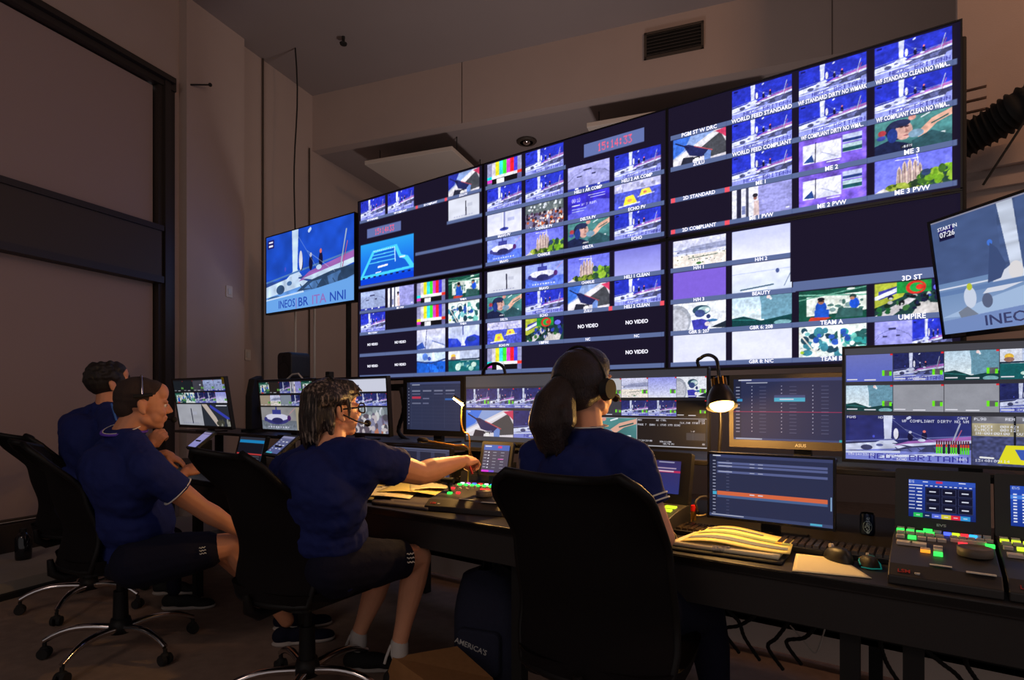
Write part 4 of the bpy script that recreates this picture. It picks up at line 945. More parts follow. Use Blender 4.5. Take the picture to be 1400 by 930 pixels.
# ------------------------------------------------------------------ replay consoles (button panel with screen)
mat('console_top', (46,42,40), 0.5, noise=.15, nscale=200)
mat('key_grey', (205,194,184), .55); mat('key_dark', (28,26,26), .6); mat('jog_grey', (92,82,74), .5)
def console(label, loc, rz, Wd, Dp, fn, res, keys, mirror=False, scr=(0,0,0,0), m='desk_screen', tags=True, sc_h=.15):
    """origin = front left corner on the desktop"""
    t = thing('replay_console', label, 'replay controller', loc, (0,0,rz), 'replay consoles on the desk')
    P = [(0,0),(0,.022),(.04,.045),(Dp*.62,.075),(Dp,.085),(Dp,0)]
    M = Matrix(((0,0,1,0),(1,0,0,0),(0,1,0,0),(0,0,0,1)))
    obj('body', MB().prism(P, 0, Wd, M), 'console_top', t, bevel=.003)
    def top(y): 
        if y < .04: return .022+(y/.04)*.023
        return .045+(y-.04)/(Dp*.62-.04)*.03 if y < Dp*.62 else .075+(y-Dp*.62)/(Dp*.38)*.01
    for (x, y, w_, d_, mm) in keys:
        z = top(y)
        if mm == 'jog':
            j = obj('jog_wheel', MB().lathe([(.001,.018),(w_*.86,.018),(w_*.9,.022),(w_,.022),(w_,.004),(w_*.96,0)],28), 'jog_grey', t, (x*Wd,y,z)); continue
        if mm == 'lever':
            obj('t_bar', MB().tube([(0,0,0),(-.012,0,.045)], .006).tube([(-.045,0,.05),(.018,0,.05)], .012), 'matt_black', t, (x*Wd,y,z)); continue
        nm = 'lit_button' if mm.startswith('led') else 'button'
        obj(nm, MB().rbox(-w_/2,-d_/2,0,w_/2,d_/2,.008,.0015,n=2), mm, t, (x*Wd,y,z-.001))
    # screen unit leaning back behind the keys
    sx0, sx1 = 0, Wd
    Q = Matrix.Translation((Wd/2, Dp*.80+.03, .085)) @ Matrix.Rotation(math.radians(-12), 4, 'X')
    obj('screen_housing', MB().rbox(-Wd/2,0,-.005,Wd/2,.03,sc_h+.02,.008,Q,axis='y'), 'black_plastic', t)
    screen('picture', Wd*.70, sc_h*.72, paint(fn, res, int(res*.55)), t, Q @ Matrix.Translation((0,-.003,sc_h*.20)), m)
    lm = MB(); text_mesh(lm, 'EVS', .010, Q @ Matrix.Translation((0,-.001,.012)) @ RX90, bold=.03, width=1.5); obj('logo', lm, 'print_white', t)
    if tags:
        lm = MB(); text_mesh(lm, 'LSM', .016, Matrix.Translation((.034,.016,.0325)) @ Matrix.Rotation(math.radians(30),4,'X'), bold=.02); obj('lettering', lm, 'print_red', t)
        obj('sticker', MB().cone((.062,.016,.029),.006,(.062,.016,.0325),.006), 'print_white', t)
        obj('name_strip', MB().box(.38*Wd,.045,.050,.58*Wd,.058,.051), 'print_white', t); obj('name_strip', MB().box(.70*Wd,.030,.046,.95*Wd,.044,.048), 'print_white', t)
    return t
def keyset():
    K = []
    r1 = .34
    for k, c in enumerate(('key_grey','key_grey')): K.append((.07+.11*k, r1, .018, .014, c))
    K.append((.36, r1, .022, .018, 'led_green')); K.append((.46, r1-.004, .018, .012, 'key_grey'))
    for k, c in enumerate(('led_green','led_green','led_green','led_green')): K.append((.07+.105*k, .315-.002*k, .019, .014, c))
    for k, c in enumerate(('led_blue','led_yellow','led_red','led_cyan')): K.append((.56+.085*k, .325, .018, .014, c))
    for k in range(2): K.append((.86+.09*k,.335,.017,.012,'key_grey'))
    for k in range(5): K.append((.08+.10*k, .29, .020, .016, 'key_grey')); K.append((.10+.10*k if k else .08, .248, .020, .018, 'led_green' if k == 1 else 'key_grey'))
    for k in range(5): K.append((.62+.085*k, .295, .017, .014, 'key_grey'))
    for k in range(4): K.append((.63+.085*k, .262, .020, .014, 'key_grey'))
    K.append((.70,.235,.020,.014,'led_red')); K.append((.955,.245,.020,.018,'led_green'))
    K.append((.13,.195,.036,.030,'key_grey')); K.append((.27,.195,.036,.030,'key_grey'))
    for k, c in enumerate(('led_green','key_grey','key_grey')): K.append((.46,.135+.026*k,.020,.018,c))
    K.append((.34,.16,.022,.006,'key_grey')); K.append((.34,.145,.022,.006,'led_orange'))
    K.append((.80,.165,.038,.038,'jog'))
    return K
console('black replay console with green lit buttons at the right, next to the drink can', (-.0915,1.765,DZ), 0, .228, .42, ui_evs, 220, keyset(), sc_h=.155)
console('second black replay console, cut by the right edge of the picture', (.145,1.765,DZ), 0, .228, .42, ui_evslist, 150, [(a,b_,c,d,'led_yellow' if m_ == 'led_green' else m_) for a,b_,c,d,m_ in keyset()], sc_h=.155)
K2 = [(.10+.085*k, .255, .018, .018, 'led_green') for k in range(11)]+[(.10+.085*k, .282, .016, .014, ('led_white','led_magenta','led_blue','led_red','led_white','led_cyan','key_grey')[k%7]) for k in range(11)]
K2 += [(.10+.085*k, .228, .012, .012, 'key_grey') for k in range(11)]+[(.50+.07*k,.195,.017,.015,'led_red' if k in (0,1,3,4) else 'key_grey') for k in range(6)]
K2 += [(.10+.1*k,.19,.014,.013,('led_red','key_grey','key_grey')[k%3]) for k in range(3)]+[(.16,.12,.02,.016,'led_green'),(.26,.13,.016,.014,'led_red'),(.62,.12,.034,.03,'jog'),(.12,.15,.02,.02,'lever')]
console('replay console with rows of green lights between the two women', tuple(wpt(580,702,1.80).xy)+(DZ,), math.radians(13), .36, .37, lambda i: i.fill((12,12,14)), 40, K2, m='dim_screen', sc_h=.03)
console('replay console half hidden by the shirt of the ponytailed woman, with yellow keys', (-.99,1.87,DZ), math.radians(-4), .25, .28, ui_pink, 120, [(.80,.2,.02,.02,'led_yellow'),(.88,.2,.02,.02,'led_yellow'),(.8,.16,.02,.02,'led_yellow'),(.88,.16,.02,.02,'led_yellow')], sc_h=.17, m='dim_screen', tags=False)
def tablet(label, px, py, Y, Wd, Hd, rz, fn, tilt=-35, m='dim_screen'):
    p = wpt(px, py, Y)
    t = thing('touch_panel', label, 'touch screen', (p.x,Y,DZ), (0,0,rz))
    Q = Matrix.Translation((0,0,max(0.012,p.z-DZ))) @ Matrix.Rotation(math.radians(tilt), 4, 'X')
    obj('housing', MB().rbox(-Wd/2-.016,0,-.016,Wd/2+.016,.018,Hd+.016,.008,Q,axis='y'), 'black_plastic', t)
    screen('picture', Wd, Hd, paint(fn, 60, 70), t, Q @ Matrix.Translation((0,-.002,0)), m)
    obj('kickstand', MB().box(-.05,.04,0,.05,.12,max(.02,p.z-DZ+Hd*.3)), 'matt_black', t)
    return t
tablet('touch panel with white rows, between the replay console and the ponytailed woman', 675, 646, 2.10, .135, .125, math.radians(6), ui_touch, -15, 'desk_screen')
tablet('slanting pale violet touch panel in front of the far man', 262, 611, 2.05, .17, .15, math.radians(-10), ui_tablet, -50)
tablet('touch panel with a white list, left of the back of the woman with glasses', 371, 620, 2.05, .17, .15, math.radians(-10), ui_tablet2, -50)
t = thing('label_keypad','small keypad with pale label strips beside the violet touch panel','keypad',tuple(wpt(288,603,2.12).xy)+(DZ,))
obj('case', MB().rbox(-.09,-.05,0,.09,.06,.10,.006), 'black_plastic', t)
for r in range(3): obj('label_strip', MB().box(-.08,-.052,.03+.024*r,.075,-.050,.044+.024*r), 'print_white', t)

# keyboards
def keyboard(label, loc, rz, Wd=.43, Dp=.135, nx=16, ny=6, km='key_dark'):
    t = thing('keyboard', label, 'keyboard', loc, (0,0,rz), 'keyboards on the desk')
    obj('case', MB().rbox(-Wd/2,0,0,Wd/2,Dp,.016,.006), 'black_plastic', t, bevel=.002)
    kw = (Wd-.016)/nx; kd = (Dp-.014)/ny
    me = MB().add([(-kw*.43,-kd*.42,0),(kw*.43,-kd*.42,0),(kw*.43,kd*.42,0),(-kw*.43,kd*.42,0),(-kw*.34,-kd*.3,.009),(kw*.34,-kd*.3,.009),(kw*.34,kd*.36,.009),(-kw*.34,kd*.36,.009)],
        [(4,5,6,7),(0,1,5,4),(1,2,6,5),(2,3,7,6),(3,0,4,7)]).mesh('key', km)
    for j in range(ny):
        for k in range(nx):
            o = bpy.data.objects.new('key', me); COL.objects.link(o); o.parent = t; o.location = (-Wd/2+.008+kw*(k+.5), .007+kd*(j+.5), .0155)
    return t
mat('key_gloss', (70,58,46), .25)
keyboard('black keyboard behind the open spiral binder, below the desk lamp', (-.60,1.985,DZ), 0, .36, .125, km='key_gloss')
keyboard('black keyboard between the orange lined monitor and the black mouse', (-.235,1.965,DZ), 0, .34, .125, km='key_gloss')
keyboard('black keyboard behind the loose papers of the woman with glasses', tuple(wpt(545,668,2.03).xy)+(DZ,), math.radians(2), .36, .125, km='key_gloss')
keyboard('black keyboard under the hands of the far man', tuple(wpt(262,640,2.0).xy)+(DZ,), 0, .36, .125)

# ------------------------------------------------------------------ lamps
mat('bulb', (255,230,180), .4, emit=(255,206,110), strength=7)
mat('bulb_soft', (255,230,180), .4, emit=(255,200,120), strength=7)
mat('shade_black', (30,26,24), .35)
def gooseneck(pts, r=.007, n=12):
    P = [Vector(p) for p in pts]; out = []
    for i in range(len(P)-1):
        p0 = P[max(i-1,0)]; p1 = P[i]; p2 = P[i+1]; p3 = P[min(i+2,len(P)-1)]
        for k in range(n):
            u = k/n; out.append(0.5*((2*p1)+(p2-p0)*u+(2*p0-5*p1+4*p2-p3)*u*u+(3*p1-p0-3*p2+p3)*u**3))
    out.append(P[-1]); rr = [r*(1.0 if k%2 else 1.18) for k in range(len(out))]
    return MB().tube(out, rr, 10)
# the lit desk lamp
top = wpt(983,522,2.20); mouth = wpt(987,556,2.165)
t = thing('desk_lamp', 'black gooseneck lamp with a glowing bulb, right of the PRV monitor', 'lamp', (top.x-.04, 2.34, .975))
L0 = Vector((top.x-.04,2.34,.975))
rel = lambda p: Vector(p)-L0
neck = [Vector((0,0,.03)), Vector((0,0,.22)), rel(wpt(955,500,2.32)), rel(wpt(959,489,2.31)), rel(wpt(969,485.5,2.28)), rel(wpt(979,491,2.24)), rel(wpt(982,505,2.21)), rel(top)]
obj('neck', gooseneck(neck, .006), 'shade_black', t)
obj('clamp', MB().lathe([(.001,.03),(.035,.03),(.045,.02),(.045,0)]), 'shade_black', t)
ax = (mouth-top).normalized(); q = (-ax).to_track_quat('Z','Y').to_matrix().to_4x4()
Ms = Matrix.Translation(rel(mouth)) @ q @ Matrix.Diagonal((1.2,1.2,1.05,1))
obj('shade', MB().lathe([(.046,0),(.044,.012),(.040,.035),(.030,.062),(.021,.078),(.019,.104),(.010,.112),(.009,.1),(.017,.098),(.018,.078),(.028,.058),(.037,.034),(.0425,.012),(.0448,0)],28,Ms), 'shade_black', t)
ribs = MB()
for k in range(10):
    a = 2*PI*k/10; ribs.box(.018,-.0016,.076,.0235,.0016,.106, Ms @ Matrix.Rotation(a,4,'Z'))
obj('cooling_rib', ribs, 'led_amber' if 'led_amber' in MATS else mat('brass', (190,140,60), .3, metal=.8), t)
obj('bulb', MB().ball((0,0,.006),(.036,.036,.020),10,Ms), 'bulb', t)
pt = light('desk_lamp_light','POINT', mouth+ax*.018, 21, (1.0,.54,.15), .02)
# thin console lamp left of the centre
hd = wpt(632,553,2.06)
t = thing('console_lamp', 'thin gooseneck console lamp with a small glowing hood, by the reaching hand', 'lamp', (wpt(640,640,2.10).x, 2.10, DZ))
L0 = Vector(t.location)
neck = [Vector((0,0,.0)), Vector((.0,0,.10)), rel(wpt(642,600,2.09)), rel(wpt(634,590,2.08)), rel(wpt(631,575,2.07)), rel(hd)]
obj('neck', gooseneck(neck, .0035), 'brass' if 'brass' in MATS else 'chrome', t)
a_, b_ = wpt(621,544,2.05), wpt(635,554,2.05)
obj('hood', MB().tube([rel(a_)+Vector((0,0,.006)),rel(b_)+Vector((0,0,.006))], .008), 'shade_black', t)
obj('bulb', MB().tube([rel(a_)+Vector((.002,-.006,-.002)),rel(b_)+Vector((-.002,-.006,-.002))], .0055), 'bulb_soft', t)
light('console_lamp_light','POINT', (a_+b_)/2+Vector((0,-.022,-.022)), 13, (1.0,.54,.15), .015)
# the dark gooseneck in front of the colour bars
t = thing('desk_lamp', 'dark gooseneck arch in front of the lower colour bars', 'lamp', tuple(wpt(672,600,2.42).xy)+(.975,))
L0 = Vector(t.location)
obj('neck', gooseneck([Vector((0,0,.0)), rel(wpt(661,540,2.42)), rel(wpt(660,512,2.42)), rel(wpt(666,501,2.41)), rel(wpt(677,497,2.40)), rel(wpt(687,501,2.39)), rel(wpt(691,512,2.38)), rel(wpt(692,525,2.37))], .007), 'shade_black', t)
Ms = Matrix.Translation(rel(wpt(692,560,2.37)))
obj('shade', MB().lathe([(.042,0),(.040,.03),(.030,.06),(.018,.08),(.012,.11),(.001,.115)],24,Ms), 'shade_black', t); obj('base', MB().lathe([(.001,.02),(.04,.018),(.045,0)]), 'shade_black', t)
# gooseneck microphone
t = thing('gooseneck_microphone', 'gooseneck microphone pointing left over the low wide monitor', 'microphone', tuple(wpt(652,622,2.27).xy)+(DZ,))
L0 = Vector(t.location)
obj('neck', gooseneck([Vector((0,0,.02)), Vector((.0,0,.10)), rel(wpt(640,613,1.99)), rel(wpt(620,609,1.97)), rel(wpt(586,603,1.95))], .0035), 'brass', t)
a_, b_ = rel(wpt(586,603,1.95)), rel(wpt(571,601,1.94))
obj('head', MB().tube([a_, a_.lerp(b_,.3), a_.lerp(b_,.8), b_], [.006,.013,.014,.006], 12), 'shade_black', t); obj('base', MB().lathe([(.001,.025),(.035,.022),(.04,0)]), 'shade_black', t)

# ------------------------------------------------------------------ papers, binder, mice, can, small things
def slab(name, pts, z, th, m, parent, Lo, curl=None):
    """sheet through the desk points pts (4 corners, counter-clockwise), th thick"""
    A, B_, C_, D_ = [Vector((p.x,p.y,0))-Vector((Lo.x,Lo.y,0)) for p in pts]
    def f(u, v):
        p = (A*(1-u)+B_*u)*(1-v)+(D_*(1-u)+C_*u)*v
        return (p.x, p.y, z+(curl(u,v) if curl else 0))
    b = MB(); b.grid(f, 14, 10)
    return obj(name, b, m, parent, solid=th)
def sheet_mat():
    m = mat('printed_page', (244,226,140), .8)
    return m
sheet_mat(); mat('page_edge', (90,84,88), .8); mat('row_blue', (120,128,140), .8); mat('row_orange', (235,170,60), .8); mat('row_green', (140,160,110), .8)
def D(px, py, z=DZ):   # point of the desktop seen at px, py
    t_ = (CAM_H-z)*FPX/(py-HORIZ); return tpt(px, py, t_)
# binder
c = D(1000,745)
t = thing('spiral_binder', 'open spiral binder with curling printed yellow pages, beside the ponytailed woman', 'binder', (c.x,c.y,DZ))
bp = [D(912,752),D(1068,774),D(1092,745),D(965,727)]
slab('cover', bp, .004, .004, 'matt_black', t, c)
slab('page_block', [D(915,748),D(1064,769),D(1086,743),D(968,727)], .012, .010, 'paper', t, c)
pg = [D(930,742,DZ+.014),D(1080,760,DZ+.016),D(1086,740,DZ+.016),D(962,724,DZ+.014)]
cu = lambda u, v: .014+.016*math.sin(PI*min(1,u*1.05))*(.6+.6*v)+.004*math.sin(7*u)
slab('curled_page', pg, .004, .0012, 'printed_page', t, c, cu)
for k,(v0, v1, mm, u0, u1) in enumerate(((.18,.34,'row_blue',.03,.97),(.50,.62,'row_green',.06,.98),(.50,.62,'row_orange',.84,.90),(.78,.84,'row_blue',.1,.7))):
    A_,B2,C2,D2 = [Vector((p.x-c.x,p.y-c.y,0)) for p in pg]
    b = MB(); b.grid(lambda u, v: ((lambda uu,vv: tuple(((A_*(1-uu)+B2*uu)*(1-vv)+(D2*(1-uu)+C2*uu)*vv).xy)+(.0062+.0002*k+cu(uu,vv),))(u0+(u1-u0)*u, v0+(v1-v0)*v)), 14, 2)
    obj('printed_row', b, mm, t)
a0 = (D(975,757)-c); a0.z = .014
co = []
for k in range(90): co.append((a0.x+.0009*k*.55, a0.y+.0009*k*.3+.011*math.cos(k*.9), .012+.012*math.sin(k*.9)))
obj('spiral', MB().tube(co, .0011, 6), 'chrome', t)
c = D(1130,772)
o = slab('loose_sheet', [D(1083,782),D(1192,792),D(1150,765),D(1088,758)], .002, .001, 'paper', None, c); o.location = (c.x,c.y,DZ); tag(o,'cream loose sheet under the black mouse','paper')
# paper stack in front of the woman with glasses
c = D(545,680)
t = thing('paper_stack', 'fanned pile of printed papers and a folder, below the outstretched arm', 'papers', (c.x,c.y,DZ))
slab('folder', [D(508,690),D(585,699),D(604,680),D(520,672)], .008, .012, 'page_edge', t, c)
slab('sheet', [D(487,683),D(560,688),D(575,675),D(492,669)], .018, .002, 'paper', t, c, lambda u,v: .006*math.sin(3*u))
slab('sheet', [D(515,680),D(600,686),D(612,671),D(540,668)], .026, .002, 'printed_page', t, c, lambda u,v: .012*math.sin(PI*u))
slab('sheet', [D(560,682),D(618,680),D(602,667),D(560,668)], .034, .0015, 'paper', t, c, lambda u,v: .010*math.sin(PI*u)+.004)
slab('sheet', [D(486,686),D(535,688),D(530,668),D(497,662)], .012, .004, 'printed_page', t, c)
# mice
def mouse(name, label, loc, rz, s, body, accents=()):
    t = thing(name, label, 'mouse', loc, (0,0,rz))
    def f(u, v):
        a = 2*PI*u; th = (PI/2)*v
        x = .031*math.cos(a)*math.cos(th)**.7 if v < 1 else 0; y = .058*math.sin(a)*(math.cos(th)**.7 if v < 1 else 0)
        x *= 1-.15*math.sin(a*1.0)**2; z = .036*math.sin(th)*(1-.25*(y/.058))
        return (x*s, y*s, z*s+.001)
    obj('shell', MB().grid(f, 28, 10), body, t)
    obj('scroll_wheel', MB().cone((-.004*s,.036*s,.030*s),.008*s,(.004*s,.036*s,.030*s),.008*s), 'key_grey', t)
    obj('button_gap', MB().box(-.0008*s,.02*s,.0275*s,.0008*s,.054*s,.0285*s), 'matt_black', t)
    for (nm, mm, pts) in accents: obj(nm, MB().tube([(a*s,b_*s,c_*s) for a,b_,c_ in pts], .0022*s), mm, t)
    return t
c = D(1146,766); mouse('computer_mouse','black computer mouse on the cream sheet',(c.x,c.y,DZ),math.radians(35),1.05,'black_plastic')
mat('mouse_teal', (25,140,130), .4, emit=(20,150,140), strength=.25); mat('mouse_gold', (200,160,40), .35)
c = D(1188,774); mouse('gaming_mouse','small gaming mouse with teal and yellow trim, right of the black mouse',(c.x,c.y,DZ),math.radians(12),.80,'key_dark',
  (('trim_line','mouse_teal',[(-.03,-.05,.006),(0,-.06,.005),(.03,-.05,.006),(.034,0,.010),(.028,.03,.016)]),('trim_line','mouse_gold',[(-.028,.02,.020),(-.012,.05,.020),(.012,.05,.020),(.028,.02,.020)]),('trim_line','mouse_teal',[(-.03,-.03,.010),(-.031,.0,.016),(-.024,.03,.020)]),('trim_line','mouse_teal',[(.0,.0,.037),(.016,.02,.030),(.02,.035,.026)])))
c = D(308,652); mouse('gaming_mouse','mouse with red and green lights on the desk beside the seated man',(c.x,c.y,DZ),math.radians(10),1.3,'key_dark',
  (('light_strip','led_green',[(-.03,.0,.014),(-.02,.03,.020),(0,.045,.018)]),('light_strip','led_red',[(0.01,.045,.018),(.022,.035,.018)])))
# can of mints / drink
c = D(1186,731,DZ); mat('can_blue', (28,44,74), .3, metal=.5); mat('can_text', (150,185,225), .5)
t = thing('drink_can', 'small dark blue can lettered eclipse, left of the right replay console', 'can', (c.x,c.y,DZ))
hh = .074; rr_ = .0235
obj('can_body', MB().lathe([(.001,.001),(rr_*.85,.001),(rr_,.006),(rr_,hh-.006),(rr_*.9,hh)],28), 'can_blue', t)
obj('lid', MB().lathe([(.001,hh-.003),(rr_*.82,hh-.003),(rr_*.86,hh+.001),(rr_*.9,hh)],24), 'chrome', t)
lm = MB(); tmp = MB(); text_mesh(tmp, 'eclipse', .021, Matrix.Rotation(PI/2,4,'Z'), bold=.01, depth=.0003)
yaw_c = math.atan2(-c.y, -c.x)
for v in tmp.v:
    a = yaw_c+v.x/rr_; lm.v.append(Vector(((rr_+.0006+v.z)*math.cos(a),(rr_+.0006+v.z)*math.sin(a),hh*.48+v.y)))
lm.f = tmp.f; lm.sm = tmp.sm; obj('lettering', lm, 'can_text', t)
ring = [((rr_+.001)*math.cos(yaw_c+.55*math.cos(k*PI/16)),(rr_+.001)*math.sin(yaw_c+.55*math.cos(k*PI/16)),hh*.42+.019*math.sin(k*PI/16)) for k in range(33)]
obj('emblem_ring', MB().tube(ring,.0006,5), 'can_text', t)
# red capped tube, sticks and loose cables
c = D(948,711,DZ)
t = thing('lip_balm', 'small tube with a red cap, left of the keyboard under the lamp', 'tube', (c.x,c.y,DZ))
mat('red_plastic', (205,30,30), .4); obj('tube_body', MB().cone((0,0,0),.010,(0,0,.035),.010), 'brass', t); obj('cap', MB().cone((0,0,.035),.0105,(0,0,.058),.0105), 'red_plastic', t)
mat('cable_white', (200,180,140), .6)
def cable(label, pts, r, m, name='cable'): return tag(obj(name, gooseneck(pts, r, 8), m), label, 'cable')
cable('pale cable curling over the desk left of the lamp lit keyboard', [D(918,690)+Vector((0,0,.01)),D(932,700)+Vector((0,0,.012)),D(955,708)+Vector((0,0,.008)),D(972,702)+Vector((0,0,.006))], .003, 'cable_white')
cable('pale looped cable standing up behind the red capped tube', [D(955,700)+Vector((0,0,.0)),wpt(951,688,2.12),wpt(957,680,2.12),wpt(967,679,2.12),wpt(972,686,2.14)], .003, 'cable_white')
cable('thin wire looping from the elbow to the binder', [D(912,742),wpt(920,728,1.85),wpt(926,736,1.85),D(930,742)], .0012, 'cable_white')
cable('thin white wires by the reaching hand', [wpt(641,628,2.14),wpt(634,640,2.13),wpt(641,646,2.14),wpt(628,652,2.15)], .0015, 'cable_white')
cable('black mouse cable curving back from the black mouse', [D(1125,752)+Vector((0,0,.01)),D(1118,742)+Vector((0,0,.005)),D(1100,738)+Vector((0,0,.004))], .002, 'matt_black')
for k,(a, b_, cc, lb) in enumerate((((990,828),(1010,850),(1018,872),'black cable hanging under the desk nearest the centre leg'),((1035,838),(1012,855),(990,862),'black cable crossing under the desk nearest the centre leg'),((1078,848),(1062,872),(1050,885),'black cable drooping below the desk under the black mouse'),
     ((1115,854),(1100,872),(1075,878),'black cable swinging left below the gaming mouse'),((1202,870),(1206,890),(1215,912),'black cable dropping below the right replay console'),((1260,882),(1285,905),(1310,925),'black cable slanting down at the far right under the desk'),((1320,896),(1322,910),(1335,930),'short black cable hanging under the second replay console'))):
    cable(lb, [wpt(a[0],a[1]-25,2.1),wpt(*a,2.12),wpt(*b_,2.15),wpt(*cc,2.2),wpt(cc[0]+20,cc[1]+30,2.3)], .006, 'matt_black')
cable('pale thin cable hanging in a V under the desk', [wpt(1132,845,2.2),wpt(1124,872,2.2),wpt(1115,893,2.2),wpt(1100,878,2.2),wpt(1080,855,2.2)], .0025, 'raft_white')
cable('thick black cable bundle behind the blue table monitor', [wpt(548,530,2.6),wpt(552,560,2.6),wpt(545,590,2.6),wpt(560,604,2.5)], .012, 'matt_black')
# light strip on the console behind the chair
t = thing('light_bar', 'short bar of coloured lights in front of the woman with glasses', 'light bar', tuple(D(352,634).xy)+(DZ,))
q_ = D(352,634,DZ+.05)
obj('case', MB().box(-.07,-.02,0,.07,.03,.045), 'black_plastic', t)
for k, mm in enumerate(('led_green','led_red','led_cyan','led_green','led_magenta')): obj('light', MB().box(-.06+.024*k,-.022,.035,-.04+.024*k,-.020,.043), mm, t)
# floor things
c = wpt(665,905,1.95)
mat('pack_navy', (30,34,56), .9, noise=.2, nscale=60, bump=.3, bscale=100)
t = thing('backpack', 'dark navy backpack with white lettering, under the desk between the women', 'bag', (tpt(668,900,2.62).x,tpt(668,900,2.62).y,0), (0,0,math.radians(15)))
def bag(u, v):
    a = 2*PI*u; z = .46*v; w_ = .15*(1-.55*max(0,v-.55)**1.5*2)*(1 if v < .97 else .3); d_ = .10*(1-.6*max(0,v-.5))
    return (w_*math.copysign(abs(math.cos(a))**.6,math.cos(a)), d_*math.copysign(abs(math.sin(a))**.6,math.sin(a)), z+.005)
b = MB().grid(bag, 32, 14); obj('sack', b, 'pack_navy', t)
obj('front_pocket', MB().rbox(-.10,-.125,.03,.10,-.06,.22,.03,axis='y'), 'pack_navy', t, bevel=.012); obj('handle', MB().tube([(-.03,0,.44),(-.02,0,.49),(.02,0,.49),(.03,0,.44)],.008), 'matt_black', t)
lm = MB(); text_mesh(lm, "AMERICA'S", .032, Matrix.Translation((-.03,-.127,.15)) @ RX90 @ Matrix.Rotation(-.25,4,'Z'), bold=.01); obj('lettering', lm, 'print_white', t)
c = tpt(603,925,2.40)
t = thing('paper_bag', 'flattened brown paper bag on the floor by the white socks', 'bag', (c.x,c.y,0), (0,0,math.radians(-12)))
b = MB(); b.add([(-.20,-.16,0),(.22,-.16,0),(.22,.14,0),(-.20,.14,0),(-.16,-.13,.14),(.20,-.13,.12),(.21,.10,.11),(-.05,.12,.15)],[(0,3,2,1),(0,1,5,4),(1,2,6,5),(2,3,7,6),(3,0,4,7)])
b.add([(-.16,-.13,.14),(.20,-.13,.12),(.21,.10,.11),(-.05,.12,.15)],[(0,1,2,3)]); obj('sack', b, 'cardboard', t)
c = wpt(32,772,.0) if False else tpt(32,772,4.1)
t = thing('water_bottle', 'dark bottle standing on the stone plinth below the window', 'bottle', (c.x,c.y,.10))
obj('bottle_body', MB().lathe([(.001,0),(.045,0),(.048,.02),(.048,.15),(.03,.18),(.02,.19)],20), 'dark_glass', t); obj('cap', MB().cone((0,0,.19),.022,(0,0,.215),.022), 'matt_black', t)
